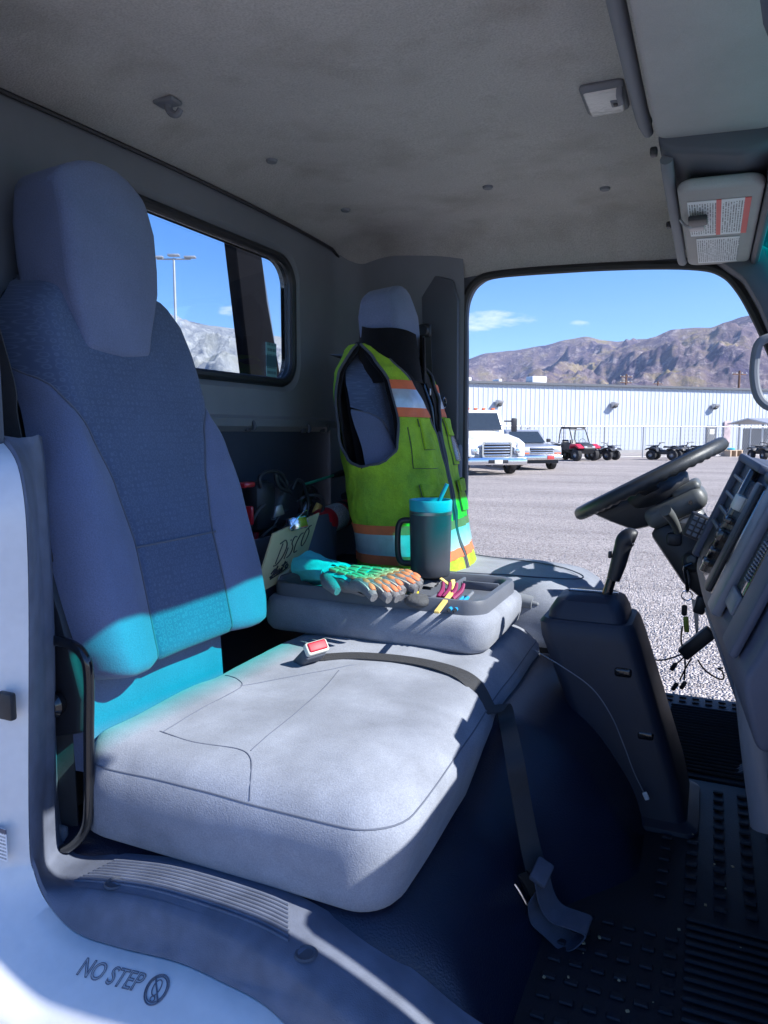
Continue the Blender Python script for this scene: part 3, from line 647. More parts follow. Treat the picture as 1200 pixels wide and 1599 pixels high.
mat2 = Thing('floor_mat', 'black ribbed rubber mat under the steering wheel by the far door', 'floor mat', (.05, 2.2, .79), group='rubber floor mats')
mat2.part('mat_sheet', plate(-.26, .34, 1.875, 2.47, .803), MATF)
ribm2 = MB().box((0, 0, 0), (.22, .007, .009), .003, 1).mesh('rib', MATF)
for i in range(22): mat2.piece('rib', ribm2, Matrix.Translation((.03, 1.90+i*.0215, .807)))
for i in range(13):
    mat2.piece('tread_block', blk, Matrix.Translation((-.125+i*.038, 2.40, .8065))); mat2.piece('tread_block', blk, Matrix.Translation((-.125+i*.038, 2.435, .8065)))
for i in range(12): mat2.piece('tread_block', blk, Matrix.Translation((-.125, 1.92+i*.037, .8065)))
# crumbs and grit on the mat
mb = MB(); rs = random.Random(11)
for i in range(34):
    c = Vector((rs.uniform(-.2, .3), rs.uniform(.87, 1.7), .8125)); s_ = rs.uniform(.0006, .0022); mb.box(c, (s_*rs.uniform(1, 3), s_*2, s_), 0, rot=Euler((0, 0, rs.uniform(0, 3))))
single('floor_grit', mb, M_('straw_crumbs', (.42, .36, .22), .9, var=.4), 'pale crumbs and grit scattered on the black mat', 'grit', kind='stuff', smooth=0)

# ------------------------------------------------------------------ seats
def loftpad(x0, x1, y0, y1, r, prof, fn=None, k=6, sub=3):
    """rounded-corner pad: prof is (inset, z) from the bottom edge to the crown"""
    mb = MB(); loops = []
    for ins, z in prof:
        rr_ = max(r-ins, .012); L_ = rrect(x0+ins, x1-ins, y0+ins, y1-ins, min(rr_, (x1-x0)/2-ins-1e-4, (y1-y0)/2-ins-1e-4), k)
        P = []
        for i, a in enumerate(L_):
            c = L_[(i+1) % len(L_)]; ns = max(1, int(math.dist(a, c)/.03)) if math.dist(a, c) > .06 else 1
            P.append((a, c))
        loops.append((L_, z))
    # resample the straight runs by the first loop so all loops share one count
    base = loops[0][0]; cnt = [max(1, round(math.dist(base[i], base[(i+1) % len(base)])/.022)) for i in range(len(base))]
    vs = []; n = sum(cnt)
    for L_, z in loops:
        for i in range(len(L_)):
            a, c = L_[i], L_[(i+1) % len(L_)]
            for j in range(cnt[i]):
                t = j/cnt[i]; vs.append(Vector((lerp(a[0], c[0], t), lerp(a[1], c[1], t), z)))
    if fn: vs = [fn(v) for v in vs]
    fs = []; mm = len(loops)
    for l in range(mm-1):
        for i in range(n): fs.append((l*n+i, l*n+(i+1) % n, (l+1)*n+(i+1) % n, (l+1)*n+i))
    fs += [tuple(range(n))[::-1], tuple((mm-1)*n+i for i in range(n))]
    return mb.add(vs, fs)
def cush_fn(v):
    k_ = sm(1.07, 1.13, v.z)
    v = v.copy(); v.z += k_*(noise.noise(v*7)*.006 + noise.noise(v*18+Vector((3, 1, 0)))*.002) - k_*.010*math.exp(-((v.x+.72)/.12)**2-((v.y-1.08)/.14)**2)
    v.x += (1-k_)*.018*sm(1.0, 1.10, v.z) - .03*sm(.86, 1.9, v.y)*sm(-.6, -.37, v.x)
    v.x += noise.noise(Vector((v.x*4, v.y*5, v.z*9)))*.004; v.y += noise.noise(Vector((v.x*5, v.y*4, v.z*8+5)))*.004*(1 if v.y < 1 else 0)
    return v
PRF = [(.035, .962), (.014, .964), (.003, .975), (.0, .995), (-.004, 1.03), (-.005, 1.06), (-.001, 1.088), (.004, 1.097), (.010, 1.108), (.022, 1.122), (.04, 1.131), (.065, 1.136), (.10, 1.139), (.15, 1.141), (.20, 1.142), (.25, 1.142), (.285, 1.142)]
ps = Thing('passenger_bench_seat', 'blue-grey velour passenger seat with tall headrest and wide sunlit bench cushion', 'seat', (-.7, 1.2, .95))
cu = ps.part('cushion', loftpad(-.985, -.378, .852, 1.935, .075, PRF, cush_fn, 8), FAB, smooth=60)
SEAM = M_('seam_thread', (.125, .14, .185), .9, var=.1)  # blue-grey thread colour of the seam piping
from mathutils.bvhtree import BVHTree
_pad = loftpad(-.985, -.378, .852, 1.935, .075, PRF, cush_fn, 8); CBVH = BVHTree.FromPolygons([tuple(v) for v in _pad.v], _pad.f)
def drop(p, lift=0.0):
    h = CBVH.ray_cast(Vector((p.x, p.y, 1.4)), Vector((0, 0, -1))); return Vector((p.x, p.y, h[0].z+lift)) if h[0] else p
def seam_at(pts, z=1.139, r=.0011, up=.0):
    P = catmull([at(a, b, Z=z) for a, b in pts], 8); return MB().tube([drop(p, .0002) for p in P], r, n=6)
for pts in ([(250, 1138), (300, 1152), (370, 1164), (392, 1180), (390, 1212)], [(255, 1139), (330, 1098), (376, 1072), (372, 1060), (352, 1049)], [(376, 1070), (440, 1058), (520, 1048), (560, 1040)], [(392, 1168), (450, 1120), (505, 1075), (530, 1050)]):
    ps.part('seam', seam_at(pts), SEAM, cu)
sp_ = loftpad(-.985, -.378, .852, 1.935, .075, PRF, cush_fn, 8); nn_ = (len(sp_.v))//len(PRF)
lp = [sp_.v[7*nn_+i] for i in range(nn_)]
ps.part('seam', MB().tube(lp, .0015, n=6, closed=True), SEAM, cu)

def build_back(T, yc, x0, z0, x1, z1, hwt, swt, vtop, thick, mats, sub_names=('side_bolster', 'insert_panel')):
    """backrest: sheet panels over one surface; hwt/swt tables of half width and seam half width against v"""
    def surf(u, v):
        hw = tab(v, hwt); y = yc + u*hw*(.93 if u < 0 else 1.0); a = abs(u)
        x = lerp(x0, x1, v) + .012*math.sin(v*3.0)
        s_ = min(tab(v, swt)/hw, 1.0); bol = sm(s_-.02, min(1, s_+.22), a)*(1 if s_ < .98 else 0)*(1-sm(.55, .72, v))
        x += .018*bol
        dm = max(0, (a-.80)/.20); x -= thick*.62*(1-math.sqrt(max(0, 1-dm*dm)))
        dv = max(0, (v-.93)/.07); x -= thick*.6*(1-math.sqrt(max(0, 1-min(1, dv)**2)))
        db = max(0, (.04-v)/.04); x -= thick*.35*(1-math.sqrt(max(0, 1-min(1, db)**2)))
        z = lerp(z0, z1, v)
        if s_ < .98: x -= .007*math.exp(-((a-s_)*hw/.006)**2)
        return Vector((x + noise.noise(Vector((y*6, z*6, 1)))*.004, y, z))
    def seg(ua, ub, va, vb, nu, nv):
        return MB().sheet(lambda s, t: surf(lerp(ua(lerp(va, vb, t)), ub(lerp(va, vb, t)), s), lerp(va, vb, t)), nu, nv)
    st = lambda v: min(tab(v, swt)/tab(v, hwt), 1.0)
    vt = vtop
    br = T.part('backrest', seg(lambda v: -st(v), st, 0.0, 1.0, 40, 60), mats[0], smooth=70, label='patterned dark blue centre of the backrest')
    for sg in (-1, 1):
        T.part('side_bolster', seg(lambda v: sg*st(v), lambda v: sg*1.0, 0.0, vt, 16, 50), mats[1], br, smooth=70)
        T.part('seam', MB().tube([surf(sg*st(v/50*vt), v/50*vt)+Vector((.002, 0, 0)) for v in range(51)], .0018, n=6), SEAM, br)
    # back shell
    sh = MB(); sh.sheet(lambda s, t: Vector((surf(lerp(-1, 1, s), t).x - thick*.40*math.sin(math.pi*min(1, max(0, s)))**.5 if 0 < s < 1 else surf(lerp(-1, 1, s), t).x, surf(lerp(-1, 1, s), t).y, surf(lerp(-1, 1, s), t).z)), 24, 24)
    sh.v = [Vector((min(v.x, lerp(x0, x1, (v.z-z0)/(z1-z0))-thick*.62), v.y, v.z)) for v in sh.v]
    T.part('back_shell', sh, BLK, br, smooth=60)
    return surf, br
HW = [(0, .235), (.03, .256), (.09, .270), (.17, .274), (.41, .262), (.55, .24), (.65, .226), (.80, .222), (.88, .212), (.94, .175), (.98, .12), (1, .06)]
SW = [(0, .118), (.3, .118), (.45, .135), (.58, .165), (.68, .205), (.74, .23), (1, .3)]
surf, br = build_back(ps, 1.125, -.905, 1.215, -1.105, 1.965, HW, SW, .735, .17, (INS, FABD))
ps.part('seam', MB().tube([surf(lerp(-.46, .46, i/20), .30)+Vector((.001, 0, 0)) for i in range(21)], .002, n=6), SEAM, br)
low = MB(); low.sheet(lambda u, v: (-.965 - .01*v, lerp(.885, 1.275, u), lerp(1.06, 1.235, v)), 12, 6, .03); ps.part('lower_back_panel', low, FABD, smooth=60)
# headrest
def hr_fn(w, d, h, taper):
    def f(p):
        t = p.z/h + .5
        k_ = lerp(taper, 1.0, sm(0, .45, t)); p = p.copy(); p.y *= k_
        p.z += -.045*(abs(p.y)/(w/2))**2.2*sm(.5, 1, t) + .012*(1-sm(0, .4, t))*(abs(p.y)/(w/2))
        p.x *= lerp(.78, 1, sm(0, .5, t)) * (1-.20*sm(.75, 1, t)); p.x += -.012*(abs(p.y)/(w/2))**2*(1 if p.x > 0 else .4)
        return p
    return f
hr = MB(); hr.box((-1.115, 1.092, 1.970), (.155, .232, .365), .042, 6, Euler((0, R(-4), 0)), hr_fn(.232, .155, .365, .74), cuts=7)
ps.part('headrest', hr, FABD, smooth=75)
ps.part('recliner_cover', MB().prism([(-1.02, 1.12), (-.955, 1.14), (-.95, 1.20), (-.99, 1.34), (-1.05, 1.50), (-1.09, 1.50), (-1.07, 1.3), (-1.06, 1.14)], 1, .862, .90, .012), BLK)
ps.part('recliner_lever', MB().lathe([(.0, 0), (.02, 0), (.022, .012), (.016, .02)], (-1.0, .86, 1.19), (0, -1, 0)), BLKG)
# black assist bar on its bracket beside the seat
gb = Thing('assist_bar', 'black tubular assist bar standing between door post and passenger seat', 'grab bar', (-.97, .86, .90))
g = lambda px, py: at(px, py, Y=.845)
gb.part('bar', MB().tube([g(40, 1002), g(70, 999), g(105, 1004), g(130, 1022), g(139, 1055), g(139, 1150), g(139, 1260), g(132, 1298), g(110, 1322), g(80, 1330), g(45, 1330)], .0088, n=12, k=8), BLKG, smooth=60)
gb.part('bracket', MB().box(at(112, 1346, Y=.86), (.035, .03, .02), .006), STEEL)
gb.part('bolt', MB().lathe([(.009, 0), (.009, .008), (.005, .011)], at(110, 1336, Y=.855)+Vector((0, 0, 0)), n=6), CHROME)
# lap belt webbing on the near post
bw = Thing('shoulder_belt', 'dark shoulder belt hanging behind the near door post trim', 'seat belt', (-1.1, .83, 1.0))
bw.part('webbing', MB().ribbon([at(-30, 480, Y=.86), at(4, 600, Y=.86), at(14, 680, Y=.86), at(84, 960, Y=.88), at(96, 1150, Y=.88), at(104, 1290, Y=.88)], (.046, .012, 0), .0015), WEB)
bw.part('anchor', MB().box(at(92, 1300, Y=.865), (.04, .012, .03), .005), TRIM)

# folded middle backrest that serves as a tray
ZT = 1.260
mid_ = Thing('folded_middle_seat', 'folded-down middle backrest with plastic tray full of gloves and small tools', 'seat', (-.74, 1.73, 1.13))
PR2 = [(.03, 1.137), (.010, 1.140), (.0, 1.152), (-.003, 1.175), (.0, 1.200), (.005, 1.216), (.016, 1.226), (.035, 1.229), (.10, 1.229)]
def mid_fn(v):
    v = v.copy(); v.x += noise.noise(v*6)*.003; v.y += noise.noise(v*6+Vector((9, 0, 0)))*.003; v.x += .012*sm(1.14, 1.23, v.z)*(1 if v.x > -.7 else 0); return v
mid_.part('padded_back', loftpad(-1.06, -.452, 1.552, 1.925, .06, PR2, mid_fn, 8), FAB, smooth=60)
ro_ = rrect(-1.042, -.462, 1.574, 1.905, .05, 6); ri_ = rrect(-1.020, -.486, 1.596, 1.883, .04, 6)
TRAY = M_('tray_plastic', (.12, .132, .165), .5, var=.12, vscale=8, bump=.2, bscale=500)
trm = MB(); zz = [(ro_, 1.222), (ro_, 1.250), (rrect(-1.038, -.466, 1.578, 1.901, .047, 6), ZT), (rrect(-1.026, -.480, 1.590, 1.889, .042, 6), ZT), (ri_, 1.254), (rrect(-1.016, -.490, 1.600, 1.879, .038, 6), 1.2315)]
n = len(ro_); vs = [Vector((a, c, z)) for L_, z in zz for a, c in L_]
fs = [(l*n+i, l*n+(i+1) % n, (l+1)*n+(i+1) % n, (l+1)*n+i) for l in range(len(zz)-1) for i in range(n)] + [tuple((len(zz)-1)*n+i for i in range(n))]
trm.add(vs, fs); tyo = mid_.part('tray', trm, TRAY, smooth=40)
mid_.part('divider', MB().box((-.603, 1.74, 1.243), (.008, .275, .024), .003), TRAY, tyo)
mid_.part('divider', MB().box((-.545, 1.835, 1.242), (.10, .008, .022), .003), TRAY, tyo)
mid_.part('tray_back_wall', MB().box((-1.03, 1.74, 1.256), (.014, .26, .03), .005), TRAY, tyo)

# driver's seat
ds = Thing('driver_bucket_seat', 'grey driver seat behind the steering wheel, wearing a vest and jacket', 'seat', (-.65, 2.16, .95))
PR3 = [(.03, 1.06), (.008, 1.065), (.0, 1.09), (-.004, 1.13), (.0, 1.165), (.008, 1.185), (.02, 1.203), (.04, 1.216), (.07, 1.224), (.11, 1.228), (.16, 1.23), (.22, 1.23)]
def dc_fn(v):
    v = v.copy(); k_ = sm(1.16, 1.22, v.z); v.z += .018*k_*(abs(v.y-2.165)/.23)**2*sm(-.30, -.55, v.x) - .012*k_*sm(-.42, -.28, v.x) + noise.noise(v*8)*.004*k_; return v
dcu = ds.part('cushion', loftpad(-.93, -.285, 1.925, 2.405, .10, PR3, dc_fn, 8), FAB, smooth=60)
ds.part('seam', MB().tube([dc_fn(Vector((-.86+.53*math.sin(t), 2.165-.165*math.cos(t), 1.231))) for t in [math.pi*i/24 for i in range(25)]], .002, n=6), SEAM, dcu)
ds.part('seat_base', MB().box((-.62, 2.165, 1.0), (.5, .40, .14), .03), BLK)
HW2 = [(0, .17), (.04, .20), (.12, .225), (.4, .22), (.7, .20), (.85, .185), (.94, .15), (.98, .10), (1, .05)]
dsurf, dbr = build_back(ds, 2.145, -.785, 1.20, -.95, 1.90, HW2, [(0, .11), (.5, .12), (.68, .17), (.75, .2), (1, .3)], .74, .16, (INS, FABD))
hr2 = MB(); hr2.box((-.930, 2.125, 1.952), (.135, .200, .29), .04, 6, Euler((0, R(-6), 0)), hr_fn(.200, .135, .29, .8), cuts=7); ds.part('headrest', hr2, FABD, smooth=75)
# belt reel on the far pillar
rb = Thing('driver_belt', 'black belt guide and webbing on the far door pillar behind the headrest', 'seat belt', (-.98, 2.4, 1.3))
p = at(664, 517, Y=2.37); rb.part('guide', MB().box(p, (.05, .03, .05), .012), BLK); rb.part('bolt_cover', MB().lathe([(.0, .012), (.016, .01), (.02, 0)], p+Vector((0, -.014, 0)), (0, -1, 0)), BLK)
rb.part('webbing', MB().ribbon([p+Vector((0, -.005, -.02)), p+Vector((.01, -.005, -.25)), p+Vector((.0, .0, -.6)), p+Vector((-.02, .0, -.8))], (.046, 0, 0)), WEB)
# parking brake and the low console between the seats
pb = Thing('parking_brake', 'grey parking brake lever lying between tray and driver cushion', 'lever', (-.5, 1.93, 1.1))
pb.part('console', MB().box((-.60, 1.955, 1.135), (.52, .06, .10), .02), TRIMD)
pb.part('grip', MB().tube([at(700, 905, Y=1.935), at(760, 922, Y=1.935), at(800, 934, Y=1.935), at(832, 941, Y=1.935)], [.018, .020, .021, .018], n=12, k=5), TRIM, smooth=60)
pb.part('release_button', MB().lathe([(.007, 0), (.007, .014), (.004, .018)], at(832, 942, Y=1.935), (1, 0, -.15), n=12), TRIM)

# ------------------------------------------------------------------ gear shift console
gc = Thing('gear_console', 'dark navy tapered gear lever console in front of the bench seat', 'console', (-.12, 1.69, .80))
def secs(lst, k=5):
    mb = MB(); vs = []; n = 0
    for z, x0, x1, y0, y1, r in lst:
        L_ = rrect(x0, x1, y0, y1, r, k); n = len(L_); vs += [Vector((a, c, z)) for a, c in L_]
    mm = len(lst); fs = [(l*n+i, l*n+(i+1) % n, (l+1)*n+(i+1) % n, (l+1)*n+i) for l in range(mm-1) for i in range(n)]
    return mb.add(vs, fs+[tuple(range(n))[::-1], tuple((mm-1)*n+i for i in range(n))])
GEARM = M_('console_plastic', (.017, .022, .040), .5, var=.15, vscale=8, bump=.2, bscale=500)
gbd = gc.part('housing', secs([(.800, -.195, .012, 1.565, 1.83, .03), (.812, -.195, .010, 1.567, 1.828, .03), (.822, -.20, -.012, 1.585, 1.82, .03), (.90, -.222, -.030, 1.593, 1.815, .03), (1.05, -.280, -.078, 1.598, 1.81, .03), (1.19, -.338, -.122, 1.60, 1.80, .035), (1.222, -.343, -.134, 1.603, 1.797, .035), (1.232, -.335, -.142, 1.61, 1.79, .03)]), GEARM)
gc.part('cap', secs([(1.225, -.327, -.152, 1.615, 1.785, .03), (1.250, -.323, -.157, 1.62, 1.78, .03), (1.272, -.310, -.168, 1.63, 1.77, .03), (1.283, -.285, -.185, 1.65, 1.75, .03)]), GEARM)
gc.part('gate_slot', MB().box((-.235, 1.70, 1.2835), (.11, .022, .003), .001), BLKG)
for px, py in ((973, 1051), (1008, 1150)):
    p = at(px, py, Y=1.596); gc.part('recess', MB().box(p+Vector((0, .006, 0)), (.038, .014, .022), .007, 3), BLKG, gbd)
lv = lambda px, py: at(px, py, Y=1.69)
gc.part('lever', MB().tube([lv(944, 942), lv(952, 915), lv(960, 890), lv(965, 872)], [.012, .011, .011, .013], n=12, k=4), BLKG, smooth=60)
gc.part('knob', MB().tube([lv(958, 905), lv(966, 880), lv(972, 857), lv(977, 844), lv(986, 838), lv(994, 840)], [.0145, .0175, .0185, .021, .021, .012], n=16, k=5), BLK, smooth=60)
gc.part('button', MB().box(lv(953, 866), (.008, .014, .016), .003), BLK)
# thin white charging lead along the console with a white plug
ch = Thing('charging_lead', 'thin white cable with a white plug lying along the gear console', 'cable', (-.2, 1.55, .85))
cp = [at(835, 1015, Y=1.56), at(880, 1042, Y=1.54), at(925, 1075, Y=1.535), at(955, 1118, Y=1.54), at(975, 1165, Y=1.55), at(990, 1205, Y=1.556), at(1005, 1236, Y=1.56)]
ch.part('cable', MB().tube(cp, .0012, n=6, k=6), TRIM); ch.part('plug', MB().box(at(1009, 1243, Y=1.56), (.010, .006, .017), .002, rot=Euler((0, R(-25), 0))), WHITE2)

# ------------------------------------------------------------------ steering wheel and column
sw = Thing('steering_wheel', 'dark steering wheel seen edge-on above its column', 'steering wheel', (-.06, 2.12, 1.3))
CW = Vector((-.156, 2.12, 1.521)); AX = Vector((-.488, 0, .873)).normalized(); UX = Vector((.873, 0, .488)); UY = Vector((0, 1, 0))
wp = lambda r, t, h=0: CW + UX*math.cos(t)*r + UY*math.sin(t)*r + AX*h
rim = MB(); rv = []
NR = 96
for i in range(NR):
    t = 2*math.pi*i/NR
    for j in range(14):
        a = 2*math.pi*j/14; rr_ = .0175 + (.0022*math.cos(t*48) if math.sin(a) < -.2 else 0)
        rv.append(wp(.203+rr_*math.cos(a), t, rr_*math.sin(a)))
rim.add(rv, [(i*14+j, i*14+(j+1) % 14, ((i+1) % NR)*14+(j+1) % 14, ((i+1) % NR)*14+j) for i in range(NR) for j in range(14)])
sw.part('rim', rim, STEER, smooth=70)
hub = MB().lathe([(.0, .004), (.07, .002), (.088, -.01), (.098, -.03), (.09, -.055), (.06, -.075)], CW, AX, n=32); sw.part('hub', hub, BLK, smooth=50)
for t in (R(205), R(155), R(90), R(270)):
    s_ = MB(); a, c = wp(.07, t, -.028), wp(.2, t, -.004); dr = (c-a); M3 = Matrix((dr.normalized(), AX.cross(dr.normalized()), AX)).transposed(); s_.box((a+c)/2, (dr.length, .05, .02), .008, rot=M3); sw.part('spoke', s_, BLK)
sk = MB(); sk.prism([(-.30, 1.428), (-.245, 1.405), (-.185, 1.385), (-.135, 1.40), (-.115, 1.455), (-.10, 1.53), (-.20, 1.475)], 1, 2.05, 2.19, .012); sw.part('lower_spoke_shroud', sk, BLK)
colm = Thing('steering_column', 'grey and black steering column with ignition lock below the wheel', 'steering column', (-.02, 2.12, 1.2))
RA = Matrix((UX, UY, AX)).transposed()
pod = MB().box(CW - AX*.098 + UX*.030, (.165, .17, .062), .026, 5, RA); colm.part('switch_pod', pod, COLU, smooth=50)
colm.part('pod_lid', MB().box(CW - AX*.068 + UX*.075, (.075, .15, .03), .014, 4, RA), COLU)
colm.part('screw_hole', MB().lathe([(.0055, 0), (.0055, .004)], CW - AX*.10 + UX*.072 + Vector((0, -.084, 0)), (0, -1, 0), n=14), BLKG)
colm.part('metal_collar', MB().lathe([(.052, 0), (.052, .05)], CW - AX*.185 + UX*.035, AX, n=28), STEEL, smooth=50)
shp = [at(1016, 830, Y=2.1), at(1036, 815, Y=2.1), at(1095, 815, Y=2.1), at(1120, 850, Y=2.1), at(1150, 890, Y=2.1), at(1130, 960, Y=2.1), at(1068, 908, Y=2.1)]
colm.part('lower_shroud', MB().prism([(p.x, p.z) for p in shp], 1, 2.055, 2.185, .014), BLK)
stk = lambda px, py, Y: at(px, py, Y=Y)
colm.part('wiper_stalk', MB().tube([at(1060, 835, Y=2.06), at(1056, 822, Y=2.03), at(1047, 806, Y=1.985), at(1039, 797, Y=1.96)], [.010, .011, .014, .016], n=12, k=4), COLU, smooth=60)
colm.part('stalk_boot', MB().box(at(1053, 842, Y=2.05), (.038, .02, .034), .008), BLK)
colm.part('ignition_lock', MB().lathe([(.032, -.012), (.030, .004), (.022, .008), (.018, .006)], at(1082, 876, Y=2.055), (-.2, -1, .1), n=24), BLK, smooth=40)
colm.part('key', MB().lathe([(.012, 0), (.012, .016), (.009, .018)], at(1082, 874, Y=2.045), (-.2, -1, .1), n=16), COLU)
# keys, fob, and the gadget with leads hanging from the column
ky = Thing('key_bunch', 'bunch of keys on a ring with a lime tag hanging from the ignition', 'keys', (-.05, 2.0, 1.1))
k = lambda px, py, Y=2.02: at(px, py, Y=Y)
ky.part('strap', MB().tube([k(1081, 880), k(1070, 886), k(1072, 902), k(1074, 922)], .005, n=8, k=4), BLKG)
ky.part('clip', MB().tube([k(1072, 890), k(1076, 905), k(1073, 925)], .0035, n=8, k=3), STEEL)
ky.part('split_ring', MB().tube([k(1073, 930) + Vector((.013*math.cos(t), 0, .013*math.sin(t))) for t in [2*math.pi*i/20 for i in range(20)]], .0016, n=6, closed=True), CHROME)
ky.part('key_blade', MB().prism([(p.x, p.z) for p in (k(1080, 935), k(1092, 938), k(1091, 985), k(1087, 990), k(1084, 960))], 1, 2.015, 2.019), STEEL)
ky.part('fob', MB().box(k(1069, 953), (.014, .010, .030), .005), BLK)
ky.part('lime_tag', MB().box(k(1072, 975), (.013, .005, .043), .004, rot=Euler((0, R(-6), 0))), LIME)
ky.part('fob', MB().box(k(1094, 945), (.03, .016, .05), .01, rot=Euler((0, R(12), 0))), BLK)
gd = Thing('plug_in_device', 'black box with dangling leads plugged in under the dash', 'electronic device', (-.0, 2.0, 1.05))
a, c = k(1066, 1022, 1.98), k(1112, 985, 1.98); dr = (c-a).normalized(); M3 = Matrix((dr, Vector((0, 1, 0)), dr.cross(Vector((0, 1, 0))))).transposed()
gd.part('case', MB().box((a+c)/2, ((c-a).length, .03, .034), .004, rot=M3), BLK)
for pts, nm, end in (([(1068, 1020), (1050, 1027), (1030, 1031), (1008, 1026), (990, 1015)], 'lead', None), ([(1072, 1022), (1062, 1032), (1052, 1040)], 'lead', (1052, 1041)), ([(1080, 1028), (1070, 1045), (1062, 1062)], 'lead', (1054, 1072)), ([(1066, 978), (1064, 1000), (1070, 1030), (1069, 1062)], 'lead', (1067, 1070)), ([(1090, 1030), (1100, 1045), (1118, 1058), (1130, 1060), (1128, 1048), (1121, 1044), (1130, 1043)], 'lead', None)):
    ld = gd.part(nm, MB().tube([k(x, y, 1.98) for x, y in pts], .0022, n=6, k=6), BLK)
    if end: gd.part('connector', MB().box(k(*end, 1.98), (.011, .009, .024), .003, rot=Euler((0, R(28), 0))), BLK, ld)
pdl = Thing('brake_pedal', 'ribbed grey pedal above the driver mat beside the dash', 'pedal', (.1, 1.98, .82))
a, c = at(1128, 1220, Y=1.95), at(1200, 1180, Y=1.95)
pdl.part('pad', MB().box(a.lerp(c, .5), ((c-a).length, .05, .012), .004, rot=Euler((0, -math.atan2(c.z-a.z, c.x-a.x), 0))), TRIMD)
for i in range(4): pdl.part('pad_rib', MB().tube([a + Vector((0, -.02+i*.012, .008)), c + Vector((0, -.02+i*.012, .008))], .002, n=6), TRIM)
pdl.part('arm', MB().tube([c, c+Vector((.08, .0, .12)), c+Vector((.1, 0, .3))], .012, k=4), BLK)

# ------------------------------------------------------------------ dashboard
db = Thing('dashboard', 'blue-grey dashboard with open cubby, radio slots and vertical knee bolster', 'dashboard', (.2, 1.6, .9))
db.part('upper_panel', MB().prism([(.165, 1.52), (.22, 1.56), (.40, 1.54), (.42, 1.42), (.42, 1.0), (.30, .95), (.24, 1.10), (.20, 1.35)], 1, .83, 2.42, .02), DASH)
FB, FT = Vector((-.012, 0, 1.352)), Vector((.083, 0, 1.588)); FN = Vector((-(FT-FB).z, 0, (FT-FB).x)).normalized()
SK = .105
def fc(s_, Y, off=0): p = FB.lerp(FT, s_) + FN*off; return Vector((p.x+SK*(1.78-Y), Y, p.z-.06*(1.78-Y)))
def slab(s0, s1, y0, y1, o0, o1, r=.003):
    c = (fc(s0, y0, o0)+fc(s1, y1, o1))/2; d = (FT-FB).normalized(); M3 = Matrix((d, Vector((0, 1, 0)), d.cross(Vector((0, 1, 0))))).transposed()
    mb = MB().box(c, ((FT-FB).length*(s1-s0), y1-y0, abs(o1-o0)), r, 2, M3); mb.v = [Vector((v.x-SK*(v.y-c.y), v.y, v.z+.06*(v.y-c.y))) for v in mb.v]; return mb
def skew(mb): mb.v = [Vector((v.x+SK*(1.78-v.y), v.y, v.z-.06*(1.78-v.y))) for v in mb.v]; return mb
db.part('centre_stack', skew(MB().prism([(.088, 1.590), (.002, 1.372), (-.012, 1.345), (-.012, 1.32), (.0, 1.27), (.010, 1.235), (.3, 1.235), (.3, 1.55), (.14, 1.58)], 1, 1.12, 1.865, .010, 3)), DASH)
db.part('lower_stack', skew(MB().prism([(.006, 1.233), (.032, 1.16), (.075, 1.07), (.12, .97), (.18, .80), (.3, .80), (.3, 1.233)], 1, 1.36, 1.862, .010, 3)), DASH)
cb_ = db.part('cubby', slab(.04, .95, 1.66, 1.845, -.002, .0015, .001), BLK)
db.part('cubby_frame', slab(.95, 1.02, 1.60, 1.868, -.004, .016, .005), DASH, cb_)
db.part('cubby_frame', slab(.0, 1.0, 1.845, 1.868, -.004, .014, .005), DASH, cb_)
for s_ in (.36, .50, .64, .80):
    db.part('cubby_bar', slab(s_, s_+.035, 1.66, 1.84, .001, .012, .003), BOLS, cb_)
    db.part('cubby_bar', slab(s_-.05, s_+.06, 1.73, 1.75, .001, .008, .003), DASH, cb_)
db.part('rail', slab(.03, .95, 1.655, 1.672, .001, .018, .003), BLKG, cb_)
rd = db.part('radio_panel', slab(.02, .88, 1.46, 1.645, -.001, .012, .004), BLKG)
for s_, w, yy in ((.12, .05, 1.61), (.24, .04, 1.6), (.34, .09, 1.61), (.50, .05, 1.605), (.62, .12, 1.6)): db.part('switch', slab(s_, s_+w, yy, yy+.035, .008, .026, .003), (BLKG if w < .1 else CREAM), rd)
db.part('control_strip', slab(.02, .90, 1.50, 1.54, .010, .020, .003), BLK, rd)
db.part('surround', slab(-.03, 1.0, 1.385, 1.452, -.001, .018, .006), BOLS)
db.part('control_panel', slab(.10, .90, 1.27, 1.378, -.001, .003, .002), BLK)
sl_ = db.part('slot', slab(.25, .85, 1.295, 1.33, .001, .007, .002), BLKG)
for i in range(12): db.part('slot_tooth', slab(.34+i*.024, .353+i*.024, 1.30, 1.325, .006, .011, .001), TRIM, sl_)
db.part('ash_recess', slab(.10, .24, 1.30, 1.375, .001, .010, .004), BOLS)
db.part('surround', slab(-.03, 1.02, 1.18, 1.262, -.001, .014, .006), DASH)
db.part('dash_top_pad', skew(MB().box((.115, 1.42, 1.583), (.085, .34, .034), .014, 4, Euler((0, R(-20), 0)))), DASH)
db.part('knee_bolster', MB().tube([at(1166, 935, Y=1.33), at(1171, 985, Y=1.32), at(1178, 1070, Y=1.31), at(1190, 1170, Y=1.30), at(1207, 1290, Y=1.29)], [.016, .028, .030, .032, .034], n=20, k=6), BOLS, smooth=60)
db.part('knee_panel', MB().prism([(.115, 1.30), (.105, 1.10), (.15, .85), (.3, .85), (.3, 1.3)], 1, .84, 1.30, .02), DASH)
db.part('driver_panel', MB().prism([(.13, 1.56), (.08, 1.45), (.11, 1.2), (.17, .95), (.3, .9), (.36, 1.2), (.36, 1.56)], 1, 1.93, 2.42, .02), DASH)
kp = Thing('handset', 'small black keypad handset clipped at the edge of the dash cubby', 'handset', fc(.25, 1.885, .02))
